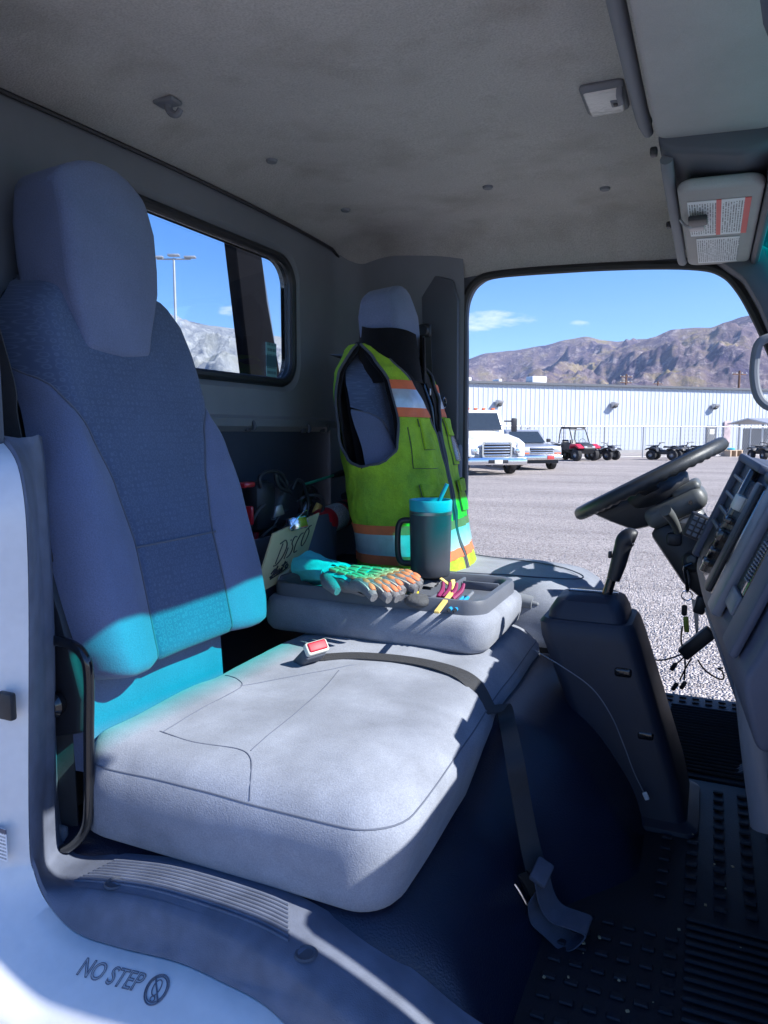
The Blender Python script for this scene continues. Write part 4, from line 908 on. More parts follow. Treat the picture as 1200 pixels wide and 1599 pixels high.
kp.part('case', slab(.12, .36, 1.87, 1.90, -.0, .05, .005), BLK)
for i in range(4):
    for j in range(3): kp.part('key', slab(.15+i*.05, .185+i*.05, 1.866, 1.872, .006+j*.014, .016+j*.014, .001), TRIM)

# ------------------------------------------------------------------ overhead: visors, lamp
ov = Thing('overhead_shelf', 'dark grey overhead trim between the two sun visors', 'overhead trim', (.03, 2.0, 2.18))
ov.part('panel', MB().prism([(-.125, 2.225), (-.118, 2.20), (-.095, 2.188), (.03, 2.165), (.085, 2.18), (.10, 2.24), (-.11, 2.27)], 1, 1.565, 2.41, .012, 3), TRIMD)
ov.part('edge_rail', MB().tube([(-.108, 1.60, 2.188), (-.106, 1.68, 2.170), (-.105, 2.0, 2.158), (-.105, 2.34, 2.150), (-.10, 2.37, 2.156)], .0125, n=12, k=5), TRIM, smooth=60)
ov.part('added_shade_lip', MB().prism([(.076, 2.21), (.076, 2.132), (.086, 2.124), (.098, 2.132), (.102, 2.21)], 1, 1.60, 2.41, .004), TRIMD)  # lip added to shade the driver visor's front edge from the sun
ov.part('trim_plug', MB().lathe([(0, -.003), (.011, -.003), (.013, 0)], (-.055, 1.70, 2.183), n=20), TRIMD)
for Y in (1.585, 2.14): ov.part('clip', MB().box((-.131, Y, 2.20), (.014, .022, .016), .004), BLK)
vd = Thing('sun_visor', 'driver sun visor with warning labels, folded up under the overhead trim', 'sun visor', (0, 2.0, 2.13), group='sun visors')
def vis(x0, x1, y0, y1, z, t, slope, r):
    L_ = rrect(x0, x1, y0, y1, r, 6); mb = MB(); mb.prism(L_, 2, -t/2, t/2, t*.42, 4); mb.v = [Vector((v.x, v.y, v.z + z + slope*(v.x-x0))) for v in mb.v]; return mb
vs_ = vd.part('panel', vis(-.090, .074, 1.655, 2.395, 2.153, .026, -.03, .035), VISOR)
zb = lambda x: 2.153 - .03*(x+.09) - .0145
def under(x0, x1, y0, y1, t=.0012):
    mb = MB(); mb.box((0, 0, 0), (x1-x0, y1-y0, t)); mb.v = [Vector((v.x+(x0+x1)/2, v.y+(y0+y1)/2, v.z+zb(v.x+(x0+x1)/2))) for v in mb.v]; return mb
LB1 = label_mat('warning_label', (.72, .76, .80), (.03, .04, .06), 24, ((.90, 1.0), (.46, .54)), (.70, .10, .09), (1, 0))
LB2 = label_mat('instruction_label', (.66, .70, .74), (.05, .07, .10), 20, (), ax=(1, 0))
vd.part('label_sheet', under(-.072, .052, 1.735, 2.03), LB1, vs_, smooth=0); vd.part('label_sheet', under(-.060, .040, 2.06, 2.35), LB2, vs_, smooth=0)
cl = vd.part('card_clip', MB().box((-.052, 1.835, 2.124), (.040, .055, .012), .004), BLK); vd.part('clip_plate', MB().box((-.055, 1.885, 2.122), (.034, .036, .010), .003), STEEL, cl)
vd.part('clip_spring', MB().tube([(-.09, 1.85, 2.135), (-.078, 1.86, 2.122), (-.06, 1.875, 2.120)], .003, k=3), STEEL, cl)
vp = Thing('sun_visor', 'large plain grey passenger sun visor at the top right corner', 'sun visor', (.02, 1.2, 2.22), group='sun visors')
vpp = vp.part('panel', vis(-.128, .082, .90, 1.575, 2.228, .024, -.05, .03), VISOR)
vp.part('hinge_rod', MB().tube([(-.152, .85, 2.262), (-.152, 1.2, 2.256), (-.150, 1.50, 2.250), (-.146, 1.555, 2.246)], .0135, n=14, k=4), TRIM, smooth=60)
vp.part('rod_end', MB().tube([(-.148, 1.556, 2.246), (-.144, 1.60, 2.244)], [.0125, .010], n=14), TRIM)
vp.part('rod_bracket', MB().box((-.182, 1.455, 2.262), (.012, .04, .02), .004), TRIM)
dl = Thing('dome_lamp', 'small rectangular cabin lamp with clear ribbed lens on the ceiling', 'lamp', (-.22, 1.6, 2.29))
zr = roof_z(-.24, 1.60)
dl.part('bezel', MB().box((-.232, 1.612, zr-.005), (.086, .128, .018), .009, 3), TRIM); ln = dl.part('lens', MB().box((-.232, 1.613, zr-.014), (.070, .110, .010), .005, 3), GLASSL)
dl.part('switch', MB().box((-.211, 1.615, zr-.019), (.018, .030, .005), .002), TRIM, ln); dl.part('rocker', MB().box((-.211, 1.616, zr-.0215), (.008, .014, .005), .002), BLK, ln)

# ------------------------------------------------------------------ lap belt over the bench, buckle
bk = Thing('belt_buckle', 'belt buckle with bright red release button poking out of the cushion', 'buckle', at(472, 1036, Z=1.13))
p = at(484, 1022, Z=1.16); M3 = Euler((R(6), R(-36), R(-34))).to_matrix()
bk.part('case', MB().box(p+Vector((-.006, 0, -.012)), (.095, .052, .026), .006, 3, M3), TRIMD)
bk.part('end_cap', MB().box(p+M3 @ Vector((.040, 0, .0)), (.020, .054, .029), .006, 3, M3), CREAM)
bk.part('release_button', MB().box(p+M3 @ Vector((.046, 0, .001)), (.013, .046, .0225), .004, 3, M3), RED)
lb = Thing('lap_belt', 'dark lap belt lying across the bench and hanging over its front edge', 'seat belt', (-.35, 1.25, .85))
path = [(505, 1028, 1.152), (560, 1026, 1.151), (640, 1034, 1.151), (700, 1046, 1.151), (738, 1060, 1.150), (766, 1078, 1.148)]
BP = [drop(at(a, b_, Z=z-.009), .004) for a, b_, z in path] + [at(784, 1100, X=-.366), at(793, 1130, X=-.350), at(803, 1180, Y=1.20), at(815, 1250, Y=1.195), at(828, 1320, Y=1.19), at(838, 1358, Y=1.185)]
BW = [Vector((-.01, .045, 0))]*3 + [Vector((.012, .044, 0)), Vector((.022, .040, 0)), Vector((.026, .036, -.002)), Vector((.026, .034, -.004)), Vector((.024, .034, 0)), Vector((.022, .034, .0)), Vector((.022, .034, 0)), Vector((.024, .034, 0)), Vector((.026, .034, .004))]
lb.part('webbing', MB().ribbon(BP, BW, .0012, 6), WEB, smooth=60)
q = lambda px, py: at(px, py, Y=1.15)
lb.part('loose_loop', MB().ribbon([q(845, 1362), q(853, 1400), q(868, 1425), q(895, 1436), q(916, 1444), q(918, 1452), q(902, 1468), q(885, 1470), q(862, 1448), q(840, 1425), q(836, 1395)], [Vector((.012, .040, .012)), Vector((.012, .042, .01)), Vector((.010, .044, .006)), Vector((.006, .045, .004)), Vector((.004, .045, .004)), Vector((.004, .045, .004)), Vector((.006, .045, .004)), Vector((.010, .044, .006)), Vector((.012, .042, .012)), Vector((.014, .04, .016)), Vector((.014, .04, .016))], .0011, 6), WEBG, smooth=60)
lb.part('adjuster', MB().box(q(846, 1362), (.030, .046, .012), .004, rot=Euler((R(20), R(25), 0))), WEBG)
lb.part('tongue', MB().prism([(v.x, v.z) for v in (q(806, 1372), q(820, 1366), q(836, 1392), q(838, 1430), q(830, 1424), q(818, 1398))], 1, 1.16, 1.164), BLKG)
lb.part('tongue_tip', MB().tube([q(804, 1380), q(812, 1392), q(822, 1410), q(834, 1426)], .003, k=3), CHROME)

# ------------------------------------------------------------------ vest and jacket on the driver's seat
VY = 2.14
def axes(z):
    return (tab(z, [(1.18, .135), (1.6, .133), (1.74, .130), (1.83, .118), (1.90, .080), (1.93, .05)]), tab(z, [(1.18, .245), (1.35, .240), (1.6, .225), (1.74, .212), (1.83, .180), (1.90, .135), (1.93, .10)]))
def vsurf(th, z, off=0.0):
    """garment surface round the seat back: th degrees from the front, negative towards the camera side"""
    a, b_ = axes(z); a += off; b_ += off; t = R(th); n_ = 2.7
    cx, sy = math.cos(t), math.sin(t)
    x = a*math.copysign(abs(cx)**(2/n_), cx); y = b_*math.copysign(abs(sy)**(2/n_), sy)
    xc = lerp(-.835, -.972, (z-1.22)/.65)
    w = .014*noise.noise(Vector((x*9, y*9+1, z*6))) + .008*noise.noise(Vector((x*22, y*24, z*15+4))) + .006*(abs(noise.noise(Vector((x*14+z*9, y*14-z*7, z*10+9))))-.2)
    fold = .008*math.sin(th*.09+z*22+3*noise.noise(Vector((th*.02, z*3, 1))))*sm(1.66, 1.35, z)
    return Vector((xc + x*(1+(w+fold)*5), VY + y*(1+w*2.2), z + .006*noise.noise(Vector((y*6, z*4, 3)))))
ZH, ZS = 1.205, 1.915
thv = lambda z: tab(z, [(1.2, 1.2), (1.64, 1.2), (1.70, 7), (1.80, 25), (1.87, 46), (1.92, 62)])      # front edge: zip, then V neck
tha = lambda z: tab(z, [(1.2, 96), (1.545, 96), (1.565, 76), (1.60, 60), (1.70, 52), (1.80, 56), (1.87, 72), (1.92, 92)])   # front of the armhole
thb = lambda z: tab(z, [(1.2, 96), (1.545, 96), (1.565, 112), (1.60, 124), (1.70, 130), (1.80, 126), (1.87, 112), (1.92, 96)])
vest = Thing('safety_vest', 'lime hi-vis vest with orange and silver stripes pulled over the driver seat', 'safety vest', (-.85, VY, 1.2))
def vpanel(ta, tb_, z0, z1, off, nu, nv, sg, th=.003):
    return MB().sheet(lambda u, v: vsurf(sg*lerp(ta(lerp(z0, z1, v)), tb_(lerp(z0, z1, v)), u), lerp(z0, z1, v), off), nu, nv, th*(1 if sg < 0 else -1))
FR = {}
for sg in (-1, 1):
    FR[sg] = vest.part('front_panel', vpanel(thv, tha, ZH, ZS, .012, 40, 70, sg), HIVIS, smooth=60)
    vest.part('back_panel', vpanel(thb, lambda z: 180, ZH, ZS, .012, 24, 50, sg), HIVIS, FR[sg], smooth=60)
    for z0, z1, m_, nm in ((1.352, 1.378, ORNG, 'orange_stripe'), (1.292, 1.352, REFL, 'silver_stripe'), (1.266, 1.292, ORNG, 'orange_stripe')):
        vest.part(nm, vpanel(thv, lambda z: 150, z0, z1, .0155, 44, 4, sg), m_, FR[sg], smooth=60)
    def chest(a0, a1, m_, nm):
        f = lambda u, v: (lambda z: vsurf(sg*lerp(thv(z), tha(z), u), z, .0155))(lerp(a0, a1, v) - .0*u)
        vest.part(nm, MB().sheet(f, 24, 5, .003*(1 if sg < 0 else -1)), m_, FR[sg], smooth=60)
    chest(1.775, 1.802, ORNG, 'orange_stripe'); chest(1.722, 1.775, REFL, 'silver_stripe'); chest(1.695, 1.722, ORNG, 'orange_stripe')
    nz_ = 60
    vest.part('edge_piping', MB().tube([vsurf(sg*thv(lerp(ZH, ZS, i/nz_)), lerp(ZH, ZS, i/nz_), .013) for i in range(nz_+1)], .0045, n=7), PIPE, FR[sg])
    arm = [vsurf(sg*tha(lerp(ZS, 1.548, i/40)), lerp(ZS, 1.548, i/40), .013) for i in range(41)] + [vsurf(sg*thb(lerp(1.548, ZS, i/40)), lerp(1.548, ZS, i/40), .013) for i in range(41)]
    vest.part('armhole_piping', MB().tube(arm, .0045, n=7), PIPE, FR[sg])
    vest.part('hem_piping', MB().tube([vsurf(sg*lerp(1.2, 150, i/30), ZH, .013) for i in range(31)], .004, n=6), PIPE, FR[sg])
    def patch(nm, t0, t1, z0, z1, off, mat=HIVIS, skew=0.0):
        o = vest.part(nm, MB().sheet(lambda u, v: vsurf(sg*lerp(t0, t1, u), lerp(z0, z1, v)+skew*u, off), 10, 10, (off-.011)*(1 if sg < 0 else -1)), mat, FR[sg], smooth=50)
        pr = [vsurf(sg*lerp(t0, t1, u), z0+skew*u, off+.0005) for u in [i/8 for i in range(9)]] + [vsurf(sg*t1, lerp(z0, z1, v)+skew, off+.0005) for v in [i/8 for i in range(1, 9)]]
        vest.part('pocket_stitching', MB().tube([vsurf(sg*t0, lerp(z1, z0, v), off+.0005) for v in [i/8 for i in range(8)]] + pr, .0014, n=5), PIPE, FR[sg]); return o
    patch('pocket', 12, 40, 1.40, 1.485, .0165); patch('pocket_flap', 10, 42, 1.462, 1.497, .021)
    patch('chest_pocket', 12, 44, 1.545, 1.665, .0155)
    patch('pocket_flap', 11, 26 if sg < 0 else 44, 1.60 if sg < 0 else 1.635, 1.69, .019)
vest.part('zip', MB().tube([vsurf(0, lerp(ZH, 1.65, i/40), .014) for i in range(41)], .0055, n=8), PIPE)
vest.part('snap', MB().lathe([(0, .003), (.006, .002), (.0075, 0)], vsurf(-20, 1.612, .021), (1, -.4, 0), n=14), BLK)
p = vsurf(28, 1.745, .02); vest.part('d_ring', MB().tube([p+Vector((.004, .016*math.cos(t), .016*math.sin(t))) for t in [2*math.pi*i/16 for i in range(16)]], .003, n=6, closed=True), BLKG)
tg = vest.part('badge_sleeve', MB().sheet(lambda u, v: vsurf(lerp(16, 34, u), lerp(1.555, 1.635, v), .022), 6, 6, -.003), BAG)
vest.part('badge_card', MB().sheet(lambda u, v: vsurf(lerp(18, 32, u), lerp(1.56, 1.63, v), .020), 6, 6, -.001), REFL, tg)
jk = Thing('black_jacket', 'black zipped fleece jacket worn under the hi-vis vest with its collar up', 'jacket', (-.9, VY, 1.5))
for sg in (-1, 1):
    jk.part('front_panel', vpanel(lambda z: tab(z, [(1.2, 1), (1.70, 1.5), (1.90, 8)]), lambda z: tab(z, [(1.4, 100), (1.50, 86), (1.58, 62), (1.7, 58), (1.8, 62), (1.9, 90)]), 1.45, 1.925, .001, 30, 40, sg), KNIT, smooth=60)
    jk.part('back_panel', vpanel(lambda z: tab(z, [(1.4, 100), (1.52, 110), (1.6, 122), (1.8, 120), (1.9, 92)]), lambda z: 180, 1.45, 1.925, .001, 20, 30, sg), KNIT, smooth=60)
    def collar(u, v):
        t = R(sg*lerp(lerp(3, 17, v), 180, u)); z = lerp(1.80, lerp(1.945, 1.985, u), v); r_ = lerp(1.10, 1.0, v**.6)
        return Vector((-.930 + .092*r_*math.cos(t), 2.125 + .118*r_*math.sin(t), z + .005*math.sin(u*9)))
    jk.part('collar', MB().sheet(collar, 30, 12, .006*(1 if sg < 0 else -1)), KNIT, smooth=60)
jk.part('zip', MB().tube([vsurf(0, lerp(1.6, 1.86, i/20), .003) for i in range(21)], .003, n=6), BLKG)
jk.part('zip_pull', MB().box(vsurf(1, 1.775, .010), (.006, .007, .022), .002), STEEL)

# ------------------------------------------------------------------ mug with straw
mg = Thing('travel_mug', 'dark grey insulated travel mug with teal lid standing on the tray', 'mug', (-.672, 1.85, 1.262))
mc = at(672, 905, Y=1.83); mc.z = 1.2622; HM = .205
mg.part('body', MB().lathe([(.0, 0), (.050, 0), (.0535, .004), (.0545, .03), (.057, .155), (.0575, .168)], mc, n=40, cap=False), MUG, smooth=50)
mg.part('steel_band', MB().lathe([(.0575, .168), (.0578, .169), (.0578, .176), (.0565, .177)], mc, n=40, cap=False), STEEL)
mg.part('lid', MB().lathe([(.0565, .177), (.0575, .180), (.0585, .203), (.0575, .207), (.053, .207), (.051, .199), (.0, .197)], mc, n=40, cap=False), TEALP, smooth=40)
hd_ = Vector((-.92, -.39, 0)).normalized()
mg.part('handle', MB().tube([mc+hd_*.052+Vector((0, 0, .150)), mc+hd_*.078+Vector((0, 0, .148)), mc+hd_*.088+Vector((0, 0, .125)), mc+hd_*.088+Vector((0, 0, .06)), mc+hd_*.078+Vector((0, 0, .035)), mc+hd_*.052+Vector((0, 0, .032))], .0085, n=10, k=5), BLK, smooth=60)
mg.part('straw', MB().tube([mc+Vector((.022, .0, .198)), mc+Vector((.045, .004, .25))], .0055, n=12), TEALP)

# ------------------------------------------------------------------ things in the tray
def glove(name, label, loc, rz, group):
    T = Thing(name, label, 'glove', loc, rz, group, local=True)
    def palm(u, v):      # closed flattened tube from wrist to knuckles
        x = lerp(-.02, .10, v); t = 2*math.pi*u; w = tab(v, [(0, .036), (.3, .045), (.8, .050), (1, .046)]); h = tab(v, [(0, .016), (.5, .020), (1, .015)])
        return Vector((x, w*math.cos(t) , .022 + h*math.sin(t) + .004*noise.noise(Vector((x*40, math.cos(t), math.sin(t))))))
    pl = MB(); pl.sheet(palm, 24, 16); pm = T.part('palm', pl, GREYG, smooth=70)
    def cuff(u, v):
        x = lerp(-.11, -.015, v); t = 2*math.pi*u; w = tab(v, [(0, .048), (.6, .040), (1, .037)]); h = tab(v, [(0, .026), (.6, .019), (1, .017)])
        return Vector((x, w*math.cos(t), .026 + h*math.sin(t) + .004*math.sin(5*t+x*60)))
    T.part('cuff', MB().sheet(cuff, 24, 14, .002), TEALG, smooth=70)
    T.part('knit_back', MB().sheet(lambda u, v: palm(.06+.38*u, v) + Vector((0, 0, .0015)), 12, 14), TEALG, pm, smooth=70)
    for i, (y, ln_, an) in enumerate(((-.036, .072, -.10), (-.012, .085, -.02), (.012, .080, .05), (.035, .066, .14))):
        d = Vector((math.cos(an), math.sin(an), 0)); b0 = Vector((.092, y, .024)); pts = [b0, b0+d*ln_*.35+Vector((0, 0, .005)), b0+d*ln_*.7+Vector((0, 0, .001)), b0+d*ln_+Vector((0, 0, -.008))]
        fo = T.part('finger', MB().tube(pts, [.0125, .0125, .0118, .0085], n=12, k=5), GREYG, smooth=70)
        for s0, s1, mm_ in ((.02, .34, ORR), (.38, .64, ORR), (.68, .94, ORR)):
            C_s = catmull(pts, 8); a_ = int(s0*(len(C_s)-1)); b_i = max(a_+2, int(s1*(len(C_s)-1)))
            T.part('finger_guard', MB().tube([p_+Vector((0, 0, .0105)) for p_ in C_s[a_:b_i+1]], [.0045, .0065, .0065, .0045], n=8, flat=.6), mm_, fo, smooth=60)
        sd = Vector((-d.y, d.x, 0))
        for sgn in (-1, 1): T.part('finger_stripe', MB().tube([p_+sd*sgn*.0088+Vector((0, 0, .0068)) for p_ in catmull(pts, 4)[1:-2]], .0012, n=6), CREAM, fo)
    th_ = [Vector((.01, -.040, .018)), Vector((.04, -.064, .020)), Vector((.07, -.075, .018)), Vector((.09, -.076, .012))]
    T.part('thumb', MB().tube(th_, [.013, .0135, .012, .008], n=12, k=5), GREYG, smooth=70)
    for i in range(5):
        y = -.030+i*.0155
        for j in range(3):
            x0 = .0+j*.030+abs(i-2)*.002; T.part('back_guard', MB().box((x0+.013, y*(1+.05*j), .0425-abs(i-2)*.0022), (.026, .0115, .006), .0025, 2, Euler((-(i-2)*.14, 0, 0))), TANR, pm)
    for i in range(4):
        T.part('knuckle_guard', MB().tube([Vector((.094+.010*math.cos(t), -.034+i*.0228+.0088*math.sin(t), .0385)) for t in [2*math.pi*k_/14 for k_ in range(14)]], .0035, n=7, closed=True), TANR, pm)
    return T
zt = 1.2335
TS = Vector((.014, .042, 0))       # keeps the small things clear of the tray's near wall
g1 = glove('work_glove', 'teal work glove with tan and orange guards lying on top in the tray', at(505, 925, Z=zt+.022) , R(-24), 'impact work gloves')
g1.o.location += Vector((.020, .030, 0)); g1.o.location.z = zt+.026; g1.o.scale = (1.14, 1.14, 1.35); g1.o.rotation_euler = (R(-10), R(4), R(-22))
g2 = copy_thing(g1, g1.o.location + Vector((.01, .065, -.010)), R(-8), 'teal work glove half hidden behind the upper glove in the tray')
sg_ = Thing('sunglasses', 'black sunglasses lying behind the glove fingertips in the tray', 'sunglasses', at(628, 918, Z=zt))
c0 = at(628, 918, Z=zt+.016)
for i in (-1, 1):
    cc = c0+Vector((.01, .026*i, .004)); lens = sg_.part('lens', MB().lathe([(0, .0015), (.018, .001), (.021, -.001)], cc, (.85, -.25, .45), n=18), BLKG)
    sg_.part('rim', MB().tube([cc+Vector((.002*math.cos(t), .022*math.cos(t), .017*math.sin(t))) for t in [2*math.pi*k_/18 for k_ in range(18)]], .0022, n=6, closed=True), BLKG)
    sg_.part('temple', MB().tube([cc+Vector((0, .02*i, .006)), cc+Vector((-.06, .024*i, .004)), cc+Vector((-.10, .02*i, -.006))], .0022, n=6, k=4), BLKG)
st_ = at(633, 943, Z=zt+.017)+TS
sto = MB(); sto.lathe([(.0, -.017)]+[(.031*math.cos(t), .017*math.sin(t)) for t in [R(a) for a in range(-80, 81, 10)]]+[(.0, .017)], st_, n=28, cap=False)
sto.v = [v + (v-st_).normalized()*noise.noise(v*60)*.0015 for v in sto.v]; single('pumice_stone', sto, STONE, 'dark grey rounded pumice stone at the near rim of the tray', 'stone', smooth=60)
bt = Thing('small_tube', 'small white and yellow squeeze tube standing among the tray clutter', 'tube', at(640, 925, Z=zt))
pb_ = at(641, 932, Z=zt); bt.part('cap', MB().lathe([(.011, 0), (.011, .012)], pb_+Vector((0, .03, 0)), n=16), M_('yellow_cap', (.75, .62, .03), .4)); bt.part('body', MB().box(pb_+Vector((0, .03, .032)), (.024, .013, .042), .004, 3), CREAM)
sc_ = Thing('rubber_glove', 'magenta rubber glove lying in the tray beside the yellow ruler', 'rubber glove', at(665, 935, Z=zt))
sp0 = at(655, 948, Z=zt+.008)+TS
sc_.part('palm', MB().prism([(p_.x, p_.y) for p_ in [sp0+Vector(d) for d in ((-.03, .0, 0), (.02, -.02, 0), (.045, .04, 0), (.01, .075, 0), (-.025, .05, 0))]], 2, zt+.002, zt+.014, .004), MAG)
for i in range(4):
    a0 = sp0+Vector((.002+i*.012, .045+.0*i, .006)); sc_.part('finger', MB().tube([a0, a0+Vector((.004*i, .03, .014)), a0+Vector((.006*i-.004, .045, .030))], [.007, .006, .004], n=8, k=4), MAG)
yr = Thing('folding_ruler', 'yellow folding ruler with two arms raised in a V in the tray', 'ruler', at(690, 940, Z=zt))
ya, yb = at(662, 962, Z=zt+.022)+TS, at(700, 922, Z=zt+.024)+TS*.6
def stick(a, b_, w=.004, h=.014):
    d = (b_-a).normalized(); s1 = Vector((d.y, -d.x, 0)).normalized() if abs(d.z) < .95 else Vector((1, 0, 0)); M3 = Matrix((d, s1, d.cross(s1))).transposed(); return MB().box((a+b_)/2, ((b_-a).length, w, h), .001, 1, M3)
yr.part('lower_arm', stick(ya, yb, .012, .006), YEL); yr.part('raised_arm', stick(yb, at(688, 903, Y=yb.y+.004), .012, .004), YEL); yr.part('raised_arm', stick(yb, at(707, 905, Y=yb.y+.006), .012, .004), YEL)
for i, (a_, b_, lab) in enumerate((((683, 958), (706, 938), 'blue ballpoint pen lying nearest the near rim of the tray'), ((693, 958), (722, 930), 'blue and grey pen lying behind the all-blue pen in the tray'))):
    pn = Thing('ballpoint_pen', lab, 'pen', at(*a_, Z=zt), group='pens in the tray')
    A0, B0 = at(*a_, Z=zt+.007)+TS, at(*b_, Z=zt+.007)+TS; pn.part('barrel', MB().tube([A0, A0.lerp(B0, .7)], .0048, n=10), BLUEP); pn.part('grip', MB().tube([A0.lerp(B0, -.1), A0], [.002, .0046], n=10), BLK); pn.part('cap', MB().tube([A0.lerp(B0, .7), B0], .0044, n=10), BLUEP if i == 0 else TRIM)
    pn.part('clip', MB().tube([A0.lerp(B0, .65)+Vector((0, 0, .006)), B0+Vector((0, 0, .006))], .0013, n=6), STEEL)
cbx = Thing('cable_tangle', 'tangled dark cables at the back of the tray behind the gloves', 'cables', at(530, 885, Z=zt))
rs = random.Random(21)
for i in range(7):
    pts = [Vector((rs.uniform(-1.0, -.70), rs.uniform(1.78, 1.875), zt+.006+rs.uniform(0, .03))) for _ in range(6)]; cbx.part('cable', MB().tube(pts, .0032, n=6, k=6), BLK)

for a_, b_, m_, lab in (((600, 902), (560, 884), BLK, 'black-handled screwdriver at the back rim of the tray'), ((618, 905), (585, 893), GRN, 'green-handled screwdriver behind the sunglasses in the tray')):
    sdv = Thing('screwdriver', lab, 'screwdriver', at(*a_, Z=zt), group='screwdrivers in the tray'); A0, B0 = at(*a_, Z=zt+.022), at(*b_, Z=zt+.02)
    sdv.part('handle', MB().tube([A0, A0.lerp(B0, .15), A0.lerp(B0, .5), A0.lerp(B0, .6)], [.008, .012, .011, .007], n=8, k=3), m_); sdv.part('shaft', MB().tube([A0.lerp(B0, .6), B0], .003, n=8), STEEL)
rg_ = MB(); rg_.sheet(lambda u, v: Vector((lerp(-.83, -.66, u), lerp(1.78, 1.875, v), zt+.006+.022*abs(noise.noise(Vector((u*5, v*4, 2))))+.012*math.sin(math.pi*u)*math.sin(math.pi*v))), 20, 14, .002)
single('grey_rag', rg_, GREYG, 'crumpled grey rag behind the gloves at the far side of the tray', 'rag', smooth=60)
tpm = at(607, 926, Z=zt+.0)+TS*.5
tpr = Thing('tape_roll', 'black roll of electrical tape beside the pumice stone in the tray', 'tape roll', tpm)
tpr.part('roll', MB().lathe([(.014, .001), (.029, .001), (.030, .004), (.030, .018), (.029, .020), (.014, .020), (.014, .001)], tpm, n=28, cap=False), BLKG); tpr.part('core', MB().lathe([(.0135, .002), (.0135, .019), (.0115, .019), (.0115, .002), (.0135, .002)], tpm, n=24, cap=False), CREAM)
# ------------------------------------------------------------------ behind the seats: bin, clipboard, extinguisher, bag of cables
bn = Thing('storage_bin', 'blue-grey storage bin on the shelf behind the middle seat', 'bin', (-1.15, 1.85, 1.10))
bn.part('shelf', MB().box((-1.155, 1.72, 1.185), (.17, 1.3, .03), .006), TRIMD)
bx_ = [(-1.23, 1.45, -1.075, 2.02)]
bn.part('front_wall', MB().box((-1.085, 1.72, 1.285), (.012, .60, .17), .004), BINM); bn.part('side_wall', MB().box((-1.155, 2.02, 1.285), (.15, .012, .17), .004), BINM); bn.part('side_wall', MB().box((-1.155, 1.42, 1.285), (.15, .012, .17), .004), BINM); bn.part('back_wall', MB().box((-1.235, 1.72, 1.285), (.012, .60, .17), .004), BINM)
bn.part('lid_flap', MB().box((-1.065, 1.86, 1.305), (.006, .22, .19), .002, rot=Euler((0, R(-10), 0))), BINM)
clp = Thing('clipboard', 'brown clipboard lettered Disco in black marker, leaning behind the seat', 'clipboard', (-1.0, 1.62, 1.23))
# board plane: leaning back against the bin
BLc, BRc, TLc, TRc = Vector((-1.01, 1.46, 1.25)), Vector((-1.075, 1.80, 1.25)), Vector((-.97, 1.49, 1.402)), Vector((-1.035, 1.835, 1.416))
b0, b1 = Vector((-1.005, 1.46, 1.245)), Vector((-1.005, 1.70, 1.245)); upb = Vector((-.30, .155, 1)).normalized()
def bd(s_, t, off=0): 
    n_ = Vector((.96, -.24, -.1)).normalized(); return BLc.lerp(BRc, s_).lerp(TLc.lerp(TRc, s_), t) + n_*off
brd = MB(); brd.sheet(lambda u, v: bd(u, v), 2, 2, .004); bdo = clp.part('board', brd, KRAFT, smooth=0)
def stroke(mb, pts, r, k=6): mb.tube([bd(.20+.78*a, c*.92, .0012) for a, c in catmull2(pts, k)], r, n=5, flat=1)
def catmull2(pts, k): return [(v.x, v.y) for v in catmull([Vector((a, c, 0)) for a, c in pts], k)]
wr = MB()
for pts in ([(.10, .80), (.055, .45)], [(.02, .82), (.16, .84), (.25, .70), (.21, .52), (.10, .42), (.02, .42)], [(.31, .66), (.285, .46)], [(.325, .78), (.33, .80)],
            [(.50, .80), (.42, .82), (.39, .72), (.46, .62), (.44, .50), (.36, .46)], [(.68, .82), (.59, .80), (.53, .65), (.55, .50), (.64, .50)], [(.82, .88), (.74, .82), (.71, .65), (.77, .55), (.85, .62), (.88, .78), (.82, .88), (.90, .90)]):
    stroke(wr, [(a*.95, c) for a, c in pts], .0016)
clp.part('lettering', wr, INK, bdo)
w2 = MB()
for pts in ([(.02, .28), (.10, .34), (.07, .22), (.02, .22), (.12, .24)], [(.15, .38), (.12, .22)], [(.18, .30), (.165, .22)], [(.20, .22), (.22, .30), (.25, .22), (.28, .30)], [(.34, .40), (.30, .22)], [(.27, .34), (.40, .36)], [(.42, .24), (.38, .28), (.42, .32), (.46, .28), (.42, .24)], [(.04, .18), (.25, .20), (.46, .24)]):
    stroke(w2, pts, .0020)
clp.part('second_line', w2, INK, bdo)
clp.part('paper_tab', MB().sheet(lambda u, v: bd(lerp(.40, .62, u), lerp(.03, .16, v)+.03*u, .003), 1, 1), CREAM, bdo, smooth=0)
for s_ in (.36, .72): clp.part('rivet', MB().lathe([(0, .002), (.004, .001), (.005, 0)], bd(s_, .955, .001), (b1-b0).cross(upb), n=12), STEEL, bdo)
cpl = MB(); cpl.box(bd(.42, 1.03, .008), (.014, .085, .035), .006, rot=Euler((0, R(-15), 0))); clo = clp.part('spring_clip', cpl, CHROME)
clp.part('clip_lever', MB().prism([(bd(.34, 1.0).y, 1.425), (bd(.50, 1.0).y, 1.430), (bd(.46, 1).y, 1.458), (bd(.38, 1).y, 1.455)], 0, -1.05, -1.044, .002), STEEL, clo)
clp.part('clip_wire', MB().tube([bd(.26, 1.0, .01), bd(.36, 1.22, .02), bd(.50, 1.22, .02), bd(.58, 1.0, .01)], .0018, k=4), CHROME, clo)
ex = Thing('fire_extinguisher', 'red fire extinguisher with white label lying on the shelf behind the seats', 'fire extinguisher', (-1.13, 2.1, 1.33))
a, c = at(498, 818, X=-1.12), at(566, 790, X=-1.13); dx = (c-a).normalized(); ln_ = (c-a).length
